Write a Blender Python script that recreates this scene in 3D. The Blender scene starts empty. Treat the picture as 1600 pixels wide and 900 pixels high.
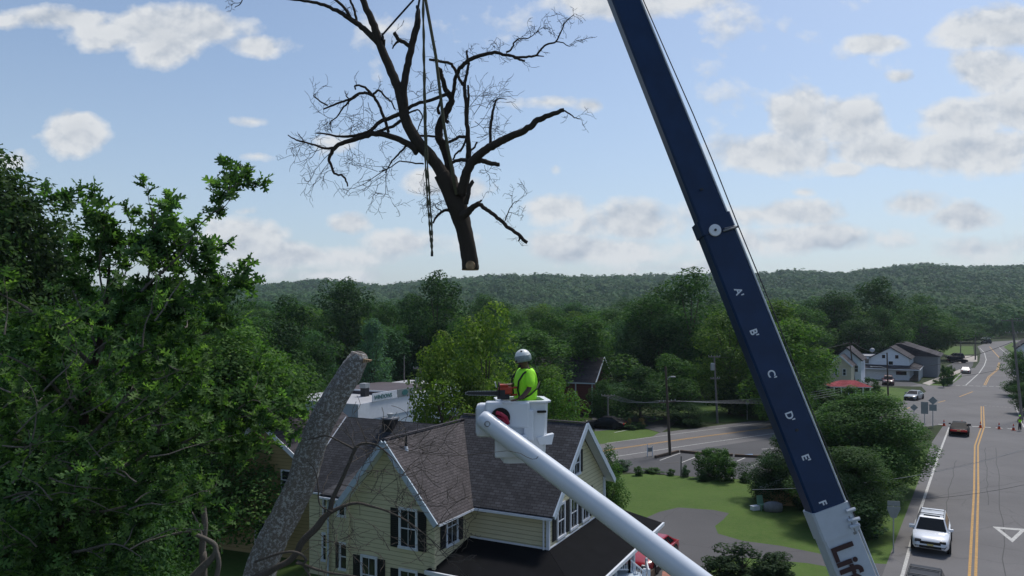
import bpy, bmesh, math, random
import numpy as np
from mathutils import Vector, Matrix
S = bpy.context.scene
COL = S.collection
R = math.radians
F, H, HY = 1150.0, 13.9, 487.0          # focal length in photo pixels, camera height, horizon row

# ------------------------------------------------------------------ camera
cd = bpy.data.cameras.new('camera'); cam = bpy.data.objects.new('camera', cd); COL.objects.link(cam)
cam.location = (0, 0, H); cam.rotation_euler = (R(90), 0, 0)
cd.sensor_width = 36; cd.lens = F/1600*36; cd.shift_y = (HY-450)/1600
cd.clip_start = .1; cd.clip_end = 9000
S.camera = cam
# ------------------------------------------------------------------ light
SUN_AZ, SUN_EL = 42.0, 58.0             # azimuth clockwise from the view direction
SKY = 0.097
sl = bpy.data.lights.new('sun', 'SUN'); so = bpy.data.objects.new('sun', sl); COL.objects.link(so)
sl.energy = 2.5; sl.angle = R(10); sl.color = (1, .95, .88)
_d = Vector((math.sin(R(SUN_AZ))*math.cos(R(SUN_EL)), math.cos(R(SUN_AZ))*math.cos(R(SUN_EL)), math.sin(R(SUN_EL))))
so.rotation_euler = _d.to_track_quat('Z', 'Y').to_euler()
S.view_settings.view_transform = 'Standard'; S.view_settings.look = 'None'
S.view_settings.exposure = 0.44; S.view_settings.gamma = 1
S.view_settings.use_curve_mapping = False
S.cycles.max_bounces = 6; S.cycles.transparent_max_bounces = 8; S.cycles.volume_bounces = 0
S.cycles.use_denoising = True

# ------------------------------------------------------------------ node helper
class NT:
    def __init__(s, nt): s.nt = nt; nt.nodes.clear()
    def n(s, typ, ins=None, **kw):
        nd = s.nt.nodes.new(typ)
        for k, v in kw.items(): setattr(nd, k, v)
        for k, v in (ins or {}).items():
            if isinstance(v, tuple) and len(v) == 2 and isinstance(v[0], bpy.types.Node):
                s.nt.links.new(v[0].outputs[v[1]], nd.inputs[k])
            elif isinstance(v, bpy.types.Node): s.nt.links.new(v.outputs[0], nd.inputs[k])
            else: nd.inputs[k].default_value = v
        return nd
    def m(s, op, a, b=0.0, c=0.0, clamp=False):
        return s.n('ShaderNodeMath', {0: a, 1: b, 2: c}, operation=op, use_clamp=clamp)
    def vm(s, op, a, b=(0, 0, 0)):
        return s.n('ShaderNodeVectorMath', {0: a, 1: b}, operation=op)
    def mix(s, f, a, b, blend='MIX'):
        return s.n('ShaderNodeMix', {0: f, 6: a, 7: b}, data_type='RGBA', blend_type=blend)
    def ramp(s, f, stops):
        nd = s.n('ShaderNodeValToRGB', {0: f}); cr = nd.color_ramp
        while len(cr.elements) < len(stops): cr.elements.new(.5)
        for e, (p, c) in zip(cr.elements, stops):
            e.position = p; e.color = (c, c, c, 1) if isinstance(c, (int, float)) else tuple(c)+(1,)
        return nd
def MX(nd): return (nd, 2)

# ------------------------------------------------------------------ world
w = bpy.data.worlds.new('World'); S.world = w; w.use_nodes = True
T = NT(w.node_tree)
sky = T.n('ShaderNodeTexSky', sky_type='NISHITA')
sky.sun_disc = False; sky.sun_elevation = R(SUN_EL); sky.sun_rotation = R(SUN_AZ)
sky.air_density = 1.0; sky.dust_density = 1.2; sky.ozone_density = 2.0
tc = T.n('ShaderNodeTexCoord')
sp = T.n('ShaderNodeSeparateXYZ', {0: (tc, 'Generated')})
yy = T.m('MAXIMUM', T.m('ABSOLUTE', (sp, 1)), .12)
u = T.m('DIVIDE', (sp, 0), yy); v = T.m('DIVIDE', (sp, 2), yy)
uv = T.n('ShaderNodeCombineXYZ', {0: u, 1: v, 2: T.m('MULTIPLY', (sp, 1), .3)})
def cl(px, py, rx, ry, a=1.0): return ((px-800)/F, (HY-py)/F, rx/F, ry/F, a)
CLOUDS = [cl(250,45,190,42,1.0), cl(120,30,170,26,.8), cl(260,60,75,52,1.1), cl(400,72,85,26,.8), cl(118,205,58,50,1.15), cl(60,212,40,16,.4), cl(20,250,50,26,.7),
 cl(985,-5,170,42,1.0), cl(860,160,120,16,.5), cl(925,165,40,18,.7), cl(395,190,55,14,.5), cl(400,244,50,12,.5), cl(510,222,90,26,.5), cl(735,295,62,28,.8), cl(665,285,45,26,.8),
 cl(545,350,48,24,.8), cl(380,375,95,45,.75), cl(640,380,150,34,.6), cl(480,400,190,34,.75), cl(870,325,75,32,.8), cl(985,350,130,44,.85), cl(940,390,170,36,.8), cl(385,330,40,12,.4),
 cl(1250,185,62,58,1.1), cl(1330,190,72,52,1.1), cl(1210,240,130,44,1.1), cl(1370,235,110,36,1.0), cl(1320,262,70,22,.7), cl(1210,335,130,30,.85), cl(1260,375,230,36,.8), cl(1420,320,70,28,.8), cl(1500,342,70,28,.85), cl(1540,390,140,34,.7),
 cl(1370,68,60,20,.9), cl(1560,45,150,42,1.05), cl(1560,110,100,50,1.0), cl(1500,185,110,42,.95), cl(1520,235,150,44,1.0), cl(1590,170,90,42,1.0), cl(1255,300,30,12,.5),cl(868,264,22,18,.5), cl(1080,420,300,22,.5), cl(500,430,330,20,.5), cl(-200,150,160,60,1), cl(1800,200,160,90,1), cl(1410,120,40,14,.5)]
# soft edges of every cloud are broken up by noise in direction space
nz = T.n('ShaderNodeTexNoise', {'Vector': T.vm('MULTIPLY', uv, (1, 1.25, 1)), 'Scale': 13.0, 'Detail': 11.0, 'Roughness': .56, 'Distortion': .1})
nz2 = T.n('ShaderNodeTexNoise', {'Vector': T.vm('ADD', T.vm('MULTIPLY', uv, (1, 1.25, 1)), (-.006, .013, 0)), 'Scale': 13.0, 'Detail': 5.0, 'Roughness': .56, 'Distortion': .1})
acc = None
for (cu, cv, ru, rv, a) in CLOUDS:
    q = T.vm('MULTIPLY', T.vm('SUBTRACT', uv, (cu, cv, 0)), (1/ru/1.3, 1/rv/1.3, 0))
    ln = T.n('ShaderNodeVectorMath', {0: q}, operation='LENGTH')
    val = T.m('MULTIPLY_ADD', (ln, 1), -a, a)
    acc = val if acc is None else T.m('MAXIMUM', acc, val)
front = T.m('GREATER_THAN', (sp, 1), 0.05)
bg = T.n('ShaderNodeTexNoise', {'Vector': T.vm('MULTIPLY', uv, (.5, 1, 1)), 'Scale': 2.2, 'Detail': 3.0})
acc = T.m('MAXIMUM', acc, T.m('MULTIPLY_ADD', (bg, 0), 1.5, -.72))
def dens(noise): return T.m('MULTIPLY_ADD', acc, 1.25, T.m('MULTIPLY_ADD', (noise, 0), 1.5, -1.10))
d1 = T.ramp(dens(nz), [(0.0, 0.0), (.10, .35), (.30, .93), (1, 1)])
lit = T.m('MULTIPLY_ADD', T.m('SUBTRACT', (nz, 0), (nz2, 0)), 4.6, .76, clamp=True)
thick = T.ramp(dens(nz), [(0, 1.0), (.35, 1.0), (1.0, .60)])
up = T.ramp((sp, 2), [(0.0, 1.0), (.10, .85), (.30, .25), (.6, 0.0)])
ccol = T.mix(T.m('MULTIPLY', lit, thick), (.47, .53, .62, 1), (.80, .82, .84, 1))
cs = T.n('ShaderNodeVectorMath', {0: MX(ccol)}, operation='SCALE'); cs.inputs['Scale'].default_value = 1/SKY*.70
hz = T.n('ShaderNodeVectorMath', {0: (.36, .44, .54)}, operation='SCALE'); hz.inputs['Scale'].default_value = 1/SKY
skyh = T.mix(T.m('MULTIPLY', (up, 0), .50), (sky, 0), (hz, 0))
fin = T.mix((d1, 0), MX(skyh), (cs, 0))
bgn = T.n('ShaderNodeBackground', {0: MX(fin), 1: SKY})
T.n('ShaderNodeOutputWorld', {0: bgn})
w.cycles.sampling_method = 'MANUAL'; w.cycles.sample_map_resolution = 512

# ------------------------------------------------------------------ materials
MATS = {}
def newmat(name):
    m = bpy.data.materials.new(name); m.use_nodes = True; MATS[name] = m; return m, NT(m.node_tree)
def mat(name, col, rough=.6, metal=0, var=.12, scale=6.0, bump=0.0, bscale=30.0, spec=.4, coat=0, coords='Object', dirt=None):
    m, t = newmat(name)
    tcn = t.n('ShaderNodeTexCoord')
    ns = t.n('ShaderNodeTexNoise', {'Vector': (tcn, coords), 'Scale': scale, 'Detail': 6.0, 'Roughness': .65})
    f = t.ramp((ns, 0), [(.25, 0.0), (.75, 1.0)])
    lo = tuple(c*(1-var) for c in col)+(1,); hi = tuple(min(1, c*(1+var)) for c in col)+(1,)
    c = t.mix((f, 0), lo, hi)
    if dirt:
        n2 = t.n('ShaderNodeTexNoise', {'Vector': (tcn, coords), 'Scale': dirt[2], 'Detail': 8.0, 'Roughness': .7})
        f2 = t.ramp((n2, 0), [(dirt[1], 0.0), (min(1, dirt[1]+.12), 1.0)])
        c = t.mix((f2, 0), MX(c), tuple(dirt[0])+(1,))
    ins = {'Base Color': MX(c), 'Roughness': rough, 'Metallic': metal, 'Specular IOR Level': spec, 'Coat Weight': coat}
    b = t.n('ShaderNodeBsdfPrincipled', ins)
    if bump:
        nb = t.n('ShaderNodeTexNoise', {'Vector': (tcn, coords), 'Scale': bscale, 'Detail': 6.0})
        bp = t.n('ShaderNodeBump', {'Height': (nb, 0), 'Strength': bump, 'Distance': .02})
        t.nt.links.new(bp.outputs[0], b.inputs['Normal'])
    t.n('ShaderNodeOutputMaterial', {0: b})
    return m
def foliage(name, trans=.35, grain=.75, nscale=5.0, coords='Object'):
    m, t = newmat(name)
    oi = t.n('ShaderNodeObjectInfo'); g = t.n('ShaderNodeNewGeometry'); tcn = t.n('ShaderNodeTexCoord')
    ns = t.n('ShaderNodeTexNoise', {'Vector': ((tcn, 'Object') if coords == 'Object' else (g, 'Position')), 'Scale': nscale, 'Detail': 3.0})
    k = t.m('MULTIPLY_ADD', (g, 'Random Per Island'), grain, .93-grain/2)
    k = t.m('MULTIPLY', k, t.m('MULTIPLY_ADD', (ns, 0), 1.3, .35))
    sc = t.n('ShaderNodeVectorMath', {0: (oi, 'Color')}, operation='SCALE'); t.nt.links.new(k.outputs[0], sc.inputs['Scale'])
    hs = t.n('ShaderNodeHueSaturation', {'Color': (sc, 0), 'Hue': t.m('MULTIPLY_ADD', (g, 'Random Per Island'), -.05, .525)})
    b = t.n('ShaderNodeBsdfPrincipled', {'Base Color': hs, 'Roughness': .75, 'Specular IOR Level': .12})
    tr = t.n('ShaderNodeBsdfTranslucent', {0: t.mix(1.0, (hs, 0), (1.2, 1.5, .45, 1), 'MULTIPLY').outputs[2].node})
    # (multiply node output 2 is the colour)
    t.nt.links.new(tr.inputs[0].links[0].from_node.outputs[2], tr.inputs[0])
    mx = t.n('ShaderNodeMixShader', {0: trans, 1: b, 2: tr})
    t.n('ShaderNodeOutputMaterial', {0: mx})
    return m
foliage('leaves'); foliage('oak_leaves', trans=.5, grain=1.1, nscale=1.2); foliage('wood_leaves', trans=.2, grain=.15, nscale=.025, coords='W')

def asphalt(name, base):
    m, t = newmat(name)
    g = t.n('ShaderNodeNewGeometry'); P = (g, 'Position')
    n1 = t.n('ShaderNodeTexNoise', {'Vector': P, 'Scale': .12, 'Detail': 5.0, 'Roughness': .6})
    n2 = t.n('ShaderNodeTexNoise', {'Vector': P, 'Scale': 9.0, 'Detail': 6.0, 'Roughness': .8})
    f = t.m('MULTIPLY_ADD', (n1, 0), .7, .62); f = t.m('MULTIPLY', f, t.m('MULTIPLY_ADD', (n2, 0), .5, .75))
    # cracks sealed with tar
    wv = t.n('ShaderNodeTexNoise', {'Vector': P, 'Scale': .5, 'Detail': 4.0})
    vv = t.vm('ADD', P, (wv, 1))
    vo = t.n('ShaderNodeTexVoronoi', {'Vector': vv, 'Scale': .16}, feature='DISTANCE_TO_EDGE')
    cr = t.ramp((vo, 0), [(0.0, .82), (.004, .86), (.008, 1.0)])
    f = t.m('MULTIPLY', f, (cr, 0))
    sc = t.n('ShaderNodeVectorMath', {0: base}, operation='SCALE'); t.nt.links.new(f.outputs[0], sc.inputs['Scale'])
    bp = t.n('ShaderNodeBump', {'Height': (n2, 0), 'Strength': .3, 'Distance': .01})
    b = t.n('ShaderNodeBsdfPrincipled', {'Base Color': (sc, 0), 'Roughness': .85, 'Normal': bp, 'Specular IOR Level': .25})
    t.n('ShaderNodeOutputMaterial', {0: b}); return m
asphalt('asphalt', (.128, .125, .127)); asphalt('lot_asphalt', (.072, .073, .078)); asphalt('drive_asphalt', (.085, .084, .088))

def grassmat(name, a, b_, c_):
    m, t = newmat(name)
    g = t.n('ShaderNodeNewGeometry'); P = (g, 'Position')
    n1 = t.n('ShaderNodeTexNoise', {'Vector': P, 'Scale': .18, 'Detail': 6.0, 'Roughness': .65})
    n2 = t.n('ShaderNodeTexNoise', {'Vector': P, 'Scale': 3.0, 'Detail': 8.0, 'Roughness': .8})
    c = t.mix((t.ramp((n1, 0), [(.35, 0.0), (.65, 1.0)]), 0), a+(1,), b_+(1,))
    c = t.mix((t.ramp((n2, 0), [(.42, 0.0), (.66, .85)]), 0), MX(c), c_+(1,))
    nb = t.n('ShaderNodeTexNoise', {'Vector': P, 'Scale': 14.0, 'Detail': 5.0, 'Roughness': .8})
    bp = t.n('ShaderNodeBump', {'Height': (nb, 0), 'Strength': .8, 'Distance': .05})
    b = t.n('ShaderNodeBsdfPrincipled', {'Base Color': MX(c), 'Roughness': .9, 'Normal': bp, 'Specular IOR Level': .15})
    t.n('ShaderNodeOutputMaterial', {0: b}); return m
grassmat('grass', (.048, .098, .018), (.072, .132, .026), (.092, .125, .038))
grassmat('forest_floor', (.018, .035, .008), (.028, .045, .012), (.035, .04, .02))

def paintmat(name, col, wear=.45):
    m, t = newmat(name)
    g = t.n('ShaderNodeNewGeometry')
    n = t.n('ShaderNodeTexNoise', {'Vector': (g, 'Position'), 'Scale': 5.0, 'Detail': 8.0, 'Roughness': .75})
    c = t.mix((t.ramp((n, 0), [(wear, 0.0), (wear+.2, 1.0)]), 0), tuple(x*.6 for x in col)+(1,), col+(1,))
    b = t.n('ShaderNodeBsdfPrincipled', {'Base Color': MX(c), 'Roughness': .7}); t.n('ShaderNodeOutputMaterial', {0: b})
paintmat('line_white', (.52, .52, .50)); paintmat('line_yellow', (.50, .27, .05)); paintmat('line_faded', (.26, .25, .24))

def siding(name, col, pitch=.2, line=.55):
    m, t = newmat(name)
    tcn = t.n('ShaderNodeTexCoord'); s_ = t.n('ShaderNodeSeparateXYZ', {0: (tcn, 'Object')})
    fr = t.m('FRACT', t.m('DIVIDE', (s_, 2), pitch))
    ln = t.ramp(fr, [(0.0, line), (.10, line), (.18, 1.0), (1.0, 1.0)])
    ns = t.n('ShaderNodeTexNoise', {'Vector': t.vm('MULTIPLY', (tcn, 'Object'), (1, 1, 3)), 'Scale': 1.2, 'Detail': 6.0, 'Roughness': .7})
    k = t.m('MULTIPLY', (ln, 0), t.m('MULTIPLY_ADD', (ns, 0), .4, .8))
    sc = t.n('ShaderNodeVectorMath', {0: col}, operation='SCALE'); t.nt.links.new(k.outputs[0], sc.inputs['Scale'])
    bp = t.n('ShaderNodeBump', {'Height': t.m('SUBTRACT', 1.0, fr), 'Strength': .5, 'Distance': .02})
    b = t.n('ShaderNodeBsdfPrincipled', {'Base Color': (sc, 0), 'Roughness': .6, 'Normal': bp})
    t.n('ShaderNodeOutputMaterial', {0: b}); return m
siding('siding_yellow', (.56, .52, .34), .2, .55); siding('siding_white', (.62, .67, .74), .25, .8); siding('siding_beige', (.50, .45, .34), .25, .75)
siding('siding_shed', (.30, .20, .08), .25, .7); siding('siding_red', (.16, .035, .03), .3, .6); siding('siding_ochre', (.30, .23, .10), .2, .6)

def shingle(name, col, axis, var=.45, w_=.32, h_=.15):
    m, t = newmat(name)
    tcn = t.n('ShaderNodeTexCoord'); s_ = t.n('ShaderNodeSeparateXYZ', {0: (tcn, 'Object')})
    vec = t.n('ShaderNodeCombineXYZ', {0: (s_, axis), 1: t.m('MULTIPLY', (s_, 2), 1.5), 2: 0.0})
    br = t.n('ShaderNodeTexBrick', {'Vector': vec, 'Color1': tuple(c*(1-var) for c in col)+(1,), 'Color2': tuple(c*(1+var) for c in col)+(1,),
        'Mortar': tuple(c*.35 for c in col)+(1,), 'Scale': 1.0, 'Mortar Size': .012, 'Bias': 0.0, 'Brick Width': w_, 'Row Height': h_})  # dark mortar colour paints the shadow lines between shingles
    ns = t.n('ShaderNodeTexNoise', {'Vector': (tcn, 'Object'), 'Scale': .7, 'Detail': 7.0, 'Roughness': .7})
    st = t.n('ShaderNodeTexNoise', {'Vector': t.vm('MULTIPLY', (tcn, 'Object'), (3, 3, .3)), 'Scale': 1.0, 'Detail': 4.0})
    k = t.m('MULTIPLY', t.m('MULTIPLY_ADD', (ns, 0), .9, .55), t.m('MULTIPLY_ADD', (st, 0), .5, .75))
    sc = t.n('ShaderNodeVectorMath', {0: (br, 0)}, operation='SCALE'); t.nt.links.new(k.outputs[0], sc.inputs['Scale'])
    bp = t.n('ShaderNodeBump', {'Height': (br, 1), 'Strength': .6, 'Distance': .015}, invert=True)
    b = t.n('ShaderNodeBsdfPrincipled', {'Base Color': (sc, 0), 'Roughness': .92, 'Normal': bp, 'Specular IOR Level': .2})
    t.n('ShaderNodeOutputMaterial', {0: b}); return m
shingle('shingle_x', (.052, .053, .060), 0, .25); shingle('shingle_y', (.082, .074, .077), 1, .2)  # wing roof paler: sun on its slope put into the colour
shingle('shingle_far', (.05, .046, .052), 0, .3, .9, .4); shingle('shingle_red', (.26, .05, .06), 0, .2, .6, .3)

def bark(name, a, b_, lichen, sc=1.0, lt=.62, deep=.35):
    m, t = newmat(name)
    tcn = t.n('ShaderNodeTexCoord'); V = t.vm('MULTIPLY', (tcn, 'Object'), (1, 1, .35))
    n1 = t.n('ShaderNodeTexNoise', {'Vector': V, 'Scale': 22*sc, 'Detail': 9.0, 'Roughness': .75, 'Distortion': .6})
    vo = t.n('ShaderNodeTexVoronoi', {'Vector': t.vm('ADD', V, t.vm('SCALE', (n1, 1)).outputs[0].node), 'Scale': 17*sc}, feature='DISTANCE_TO_EDGE')
    n2 = t.n('ShaderNodeTexNoise', {'Vector': (tcn, 'Object'), 'Scale': 11*sc, 'Detail': 10.0, 'Roughness': .8})
    c = t.mix((n1, 0), a+(1,), b_+(1,))
    c = t.mix((t.ramp((vo, 0), [(0, 1.0), (.09, 0.0)]), 0), MX(c), tuple(x*deep for x in a)+(1,))
    c = t.mix((t.ramp((n2, 0), [(lt, 0.0), (lt+.05, .9)]), 0), MX(c), lichen+(1,))
    hgt = t.m('ADD', (n1, 0), t.m('MINIMUM', (vo, 0), .12))
    bp = t.n('ShaderNodeBump', {'Height': hgt, 'Strength': 1.0, 'Distance': .03})
    b = t.n('ShaderNodeBsdfPrincipled', {'Base Color': MX(c), 'Roughness': .95, 'Normal': bp, 'Specular IOR Level': .15})
    t.n('ShaderNodeOutputMaterial', {0: b}); return m
bark('bark_lichen', (.20, .175, .155), (.42, .385, .35), (.66, .68, .69), 1.7, .51, .28)
bark('bark_dark', (.035, .028, .023), (.085, .072, .06), (.16, .17, .16), 1.0, .66)
bark('bark_branch', (.10, .085, .072), (.20, .18, .16), (.38, .38, .36), 1.5, .62, .6)
bark('bark_pale', (.16, .14, .12), (.30, .28, .25), (.45, .46, .44), 1.5, .58, .5)
bark('bark_trunk', (.05, .042, .035), (.12, .10, .085), (.2, .2, .18), .5, .65)

def ringmat():
    m, t = newmat('cut_wood')
    tcn = t.n('ShaderNodeTexCoord')
    wv = t.n('ShaderNodeTexWave', {'Vector': (tcn, 'Object'), 'Scale': 9.0, 'Distortion': 1.2, 'Detail': 3.0}, wave_type='RINGS', rings_direction='Z')
    c = t.mix((wv, 0), (.16, .10, .055, 1), (.36, .25, .14, 1))
    b = t.n('ShaderNodeBsdfPrincipled', {'Base Color': MX(c), 'Roughness': .9}); t.n('ShaderNodeOutputMaterial', {0: b})
ringmat()
def glassy(name, col, rough=.08, spec=.6):
    m, t = newmat(name)
    b = t.n('ShaderNodeBsdfPrincipled', {'Base Color': col+(1,), 'Roughness': rough, 'Specular IOR Level': spec}); t.n('ShaderNodeOutputMaterial', {0: b})
glassy('window_glass', (.02, .024, .028), .12); glassy('car_glass', (.012, .014, .016), .08, .22); glassy('lamp_glass', (.7, .7, .68), .1)
glassy('tail_red', (.50, .012, .012), .25); glassy('chrome', (.6, .6, .62), .2)
mat('trim_white', (.62, .66, .72), .5, var=.08, scale=3); mat('trim_blue_grey', (.42, .50, .58), .5, var=.1)
mat('shutter_black', (.012, .013, .016), .5, var=.2); mat('roof_membrane', (.007, .0075, .009), .95, var=.35, scale=1.2, spec=.08)
mat('fibreglass_white', (.66, .69, .73), .38, var=.04, scale=2, dirt=((.30, .27, .22), .66, 7.0), coat=.2, bump=.05)
mat('boom_white', (.60, .65, .72), .35, var=.05, scale=2, dirt=((.28, .22, .17), .685, 16.0), coat=.25)
mat('crane_blue', (.008, .028, .080), .4, var=.25, scale=1.5, spec=.25); mat('crane_white', (.44, .49, .55), .4, var=.06, dirt=((.25, .26, .28), .64, 5.0))
mat('edge_grey', (.45, .50, .56), .4, var=.15); mat('lettering_white', (.66, .7, .75), .5, var=.05); mat('lettering_maroon', (.035, .012, .014), .5, var=.1)
mat('steel', (.22, .23, .25), .4, .6); mat('dark_steel', (.03, .032, .036), .5, .3); mat('galvanised', (.34, .36, .37), .5, .4)
mat('rubber', (.012, .012, .013), .8); mat('rim', (.25, .25, .26), .35, .7); mat('strap_green', (.075, .075, .045), .85, var=.4, scale=30)
mat('rope_black', (.015, .015, .018), .7); mat('wire', (.02, .02, .022), .5); mat('pale_wire', (.20, .21, .22), .5)
mat('pole_wood', (.075, .058, .045), .9, var=.3, scale=8); mat('pole_grey', (.16, .15, .14), .9, var=.25, scale=8)
mat('hi_vis', (.36, .88, .03), .7, var=.12, scale=14, bump=.4, bscale=9); mat('skin', (.095, .05, .035), .55, var=.1)
mat('helmet_grey', (.66, .69, .68), .35, var=.05, coat=.3, dirt=((.22,.26,.25),.6,9)); mat('helmet_band', (.20, .25, .26), .4, var=.3, scale=25); mat('strap_black', (.012, .012, .012), .7)
mat('saw_red', (.42, .05, .02), .4, var=.2, scale=20, dirt=((.06, .04, .03), .6, 30.0)); mat('saw_white', (.6, .6, .58), .4); mat('trousers', (.02, .022, .03), .9)
mat('hose_red', (.35, .02, .05), .5); mat('sign_green', (.03, .13, .13), .6); mat('sign_back', (.22, .25, .26), .5, .3); mat('hp_blue', (.10, .22, .40), .6)
mat('concrete', (.36, .33, .30), .9, var=.2, scale=2, bump=.3); mat('kerb_stone', (.30, .29, .28), .9, var=.2, scale=2); mat('timber', (.10, .07, .05), .9, var=.3); mat('brick_path', (.30, .14, .11), .9, var=.25, scale=4)
mat('cone_orange', (.50, .07, .02), .6); mat('brick_chimney', (.025, .022, .022), .9, var=.4, scale=20, bump=.4)
mat('flat_roof', (.34, .35, .37), .9, var=.12, scale=.6); mat('flat_roof_dark', (.075, .065, .075), .9, var=.2, scale=.8)
mat('plate_yellow', (.5, .42, .15), .5); mat('tarp_grey', (.17, .18, .20), .8, var=.2); mat('plastic_green', (.12, .24, .16), .6)
mat('flag_red', (.45, .06, .07), .8); mat('interior', (.02, .018, .016), .9)
for nm, c in dict(paint_white=(.62, .66, .72), paint_red=(.30, .008, .022), paint_black=(.012, .013, .016), paint_silver=(.23, .26, .29), paint_charcoal=(.05, .055, .065), paint_grey_white=(.5, .5, .5), paint_maroon=(.10, .01, .015)).items():
    mat(nm, c, (.5 if c[0] < .06 else .32), 0, .04, 3, coat=(0 if c[0] < .06 else .6), spec=(.05 if c[0] < .06 else .4))

# ------------------------------------------------------------------ geometry helpers
def W(px, py, Y): return Vector(((px-800)/F*Y, Y, H-(py-HY)/F*Y))
def G(px, py, z=0.0):
    Y = (H-z)*F/(py-HY); return Vector(((px-800)/F*Y, Y, z))
class MB:
    def __init__(s): s.v = []; s.f = []
    def add(s, vs, fs, M=None):
        o = len(s.v)
        for p in vs: s.v.append(tuple((M @ Vector(p)) if M is not None else p))
        s.f += [tuple(o+i for i in f) for f in fs]; return s
    def box(s, x0, x1, y0, y1, z0, z1, M=None, bev=0.0):
        if bev <= 0:
            vs = [(x0,y0,z0),(x1,y0,z0),(x1,y1,z0),(x0,y1,z0),(x0,y0,z1),(x1,y0,z1),(x1,y1,z1),(x0,y1,z1)]
            return s.add(vs, [(0,3,2,1),(4,5,6,7),(0,1,5,4),(1,2,6,5),(2,3,7,6),(3,0,4,7)], M)
        bm = bmesh.new(); bmesh.ops.create_cube(bm, size=1)
        for q in bm.verts: q.co = Vector(((x0+x1)/2+q.co.x*(x1-x0), (y0+y1)/2+q.co.y*(y1-y0), (z0+z1)/2+q.co.z*(z1-z0)))
        bmesh.ops.bevel(bm, geom=bm.edges[:], offset=bev, segments=2, affect='EDGES', profile=.5)
        bm.verts.index_update()
        s.add([q.co.copy() for q in bm.verts], [tuple(q.index for q in f.verts) for f in bm.faces], M); bm.free(); return s
    def tube(s, pts, rad, n=8, cap=True, M=None):
        pts = [Vector(p) for p in pts]
        if not hasattr(rad, '__len__'): rad = [rad]*len(pts)
        vs = []; up = None
        for i, p in enumerate(pts):
            d = (pts[min(i+1, len(pts)-1)]-pts[max(i-1, 0)])
            if d.length < 1e-9: d = Vector((0, 0, 1))
            d.normalize()
            if up is None: up = d.orthogonal().normalized()
            up = (up-d*up.dot(d)); up = up.normalized() if up.length > 1e-6 else d.orthogonal().normalized()
            b = d.cross(up)
            for k in range(n):
                a = 2*math.pi*k/n; vs.append(p+(up*math.cos(a)+b*math.sin(a))*rad[i])
        fs = []
        for i in range(len(pts)-1):
            for k in range(n):
                k2 = (k+1) % n; fs.append((i*n+k, i*n+k2, (i+1)*n+k2, (i+1)*n+k))
        if cap: fs.append(tuple(range(n))[::-1]); fs.append(tuple((len(pts)-1)*n+k for k in range(n)))
        return s.add(vs, fs, M)
    def lathe(s, prof, n=24, M=None, c=(0, 0)):
        vs = []; fs = []
        for (r, z) in prof:
            for k in range(n):
                a = 2*math.pi*k/n; vs.append((c[0]+r*math.cos(a), c[1]+r*math.sin(a), z))
        for i in range(len(prof)-1):
            for k in range(n):
                k2 = (k+1) % n; fs.append((i*n+k, i*n+k2, (i+1)*n+k2, (i+1)*n+k))
        fs.append(tuple(range(n))[::-1]); fs.append(tuple((len(prof)-1)*n+k for k in range(n)))
        return s.add(vs, fs, M)
    def prism(s, poly, vec, M=None):
        n = len(poly); vec = Vector(vec); a = [Vector(p) for p in poly]; b = [p+vec for p in a]
        fs = [tuple(range(n))[::-1], tuple(range(n, 2*n))]+[(i, (i+1) % n, n+(i+1) % n, n+i) for i in range(n)]
        return s.add(a+b, fs, M)
    def loft(s, rings, M=None, cap=True):
        n = len(rings[0]); vs = [p for r in rings for p in r]; fs = []
        for i in range(len(rings)-1):
            for k in range(n):
                k2 = (k+1) % n; fs.append((i*n+k, i*n+k2, (i+1)*n+k2, (i+1)*n+k))
        if cap: fs.append(tuple(range(n))[::-1]); fs.append(tuple((len(rings)-1)*n+k for k in range(n)))
        return s.add(vs, fs, M)
    def quad(s, *p): return s.add(list(p), [tuple(range(len(p)))])
    def build(s, name, m, parent=None, smooth=False, sub=0):
        me = bpy.data.meshes.new(name); off = Vector((0, 0, 0))
        if parent is not None and parent.get('_world'):
            q = parent
            while q is not None: off = off+Vector(q.location); q = q.parent
        me.from_pydata([tuple(Vector(p)-off) for p in s.v], [], s.f)
        bm = bmesh.new(); bm.from_mesh(me); bmesh.ops.recalc_face_normals(bm, faces=bm.faces[:]); bm.to_mesh(me); bm.free()
        ms = m if isinstance(m, (list, tuple)) else [m]
        for x in ms: me.materials.append(MATS[x])
        if smooth: me.polygons.foreach_set('use_smooth', [True]*len(me.polygons))
        o = bpy.data.objects.new(name, me); COL.objects.link(o)
        if parent is not None:
            o.parent = parent
            if parent.get('_world'): o['_world'] = 1
        if sub:
            md = o.modifiers.new('sub', 'SUBSURF'); md.levels = md.render_levels = sub
        return o
def tag(o, label=None, cat=None, group=None, kind=None):
    if label: o['label'] = label
    if cat: o['category'] = cat
    if group: o['group'] = group
    if kind: o['kind'] = kind
    return o
def thing(name, label, cat, loc=(0, 0, 0), rz=0.0, group=None, world=False):
    o = bpy.data.objects.new(name, None); COL.objects.link(o); o.empty_display_size = .2
    o.location = loc; o.rotation_euler = (0, 0, rz)
    if world: o['_world'] = 1
    return tag(o, label, cat, group)
def copy_tree(o, parent=None):
    c = o.copy(); COL.objects.link(c)
    if parent is not None: c.parent = parent
    for ch in list(o.children): copy_tree(ch, c)
    return c
def flat(name, poly, z, m, parent=None):
    return MB().quad(*[(p[0], p[1], z) for p in poly]).build(name, m, parent)
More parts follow.
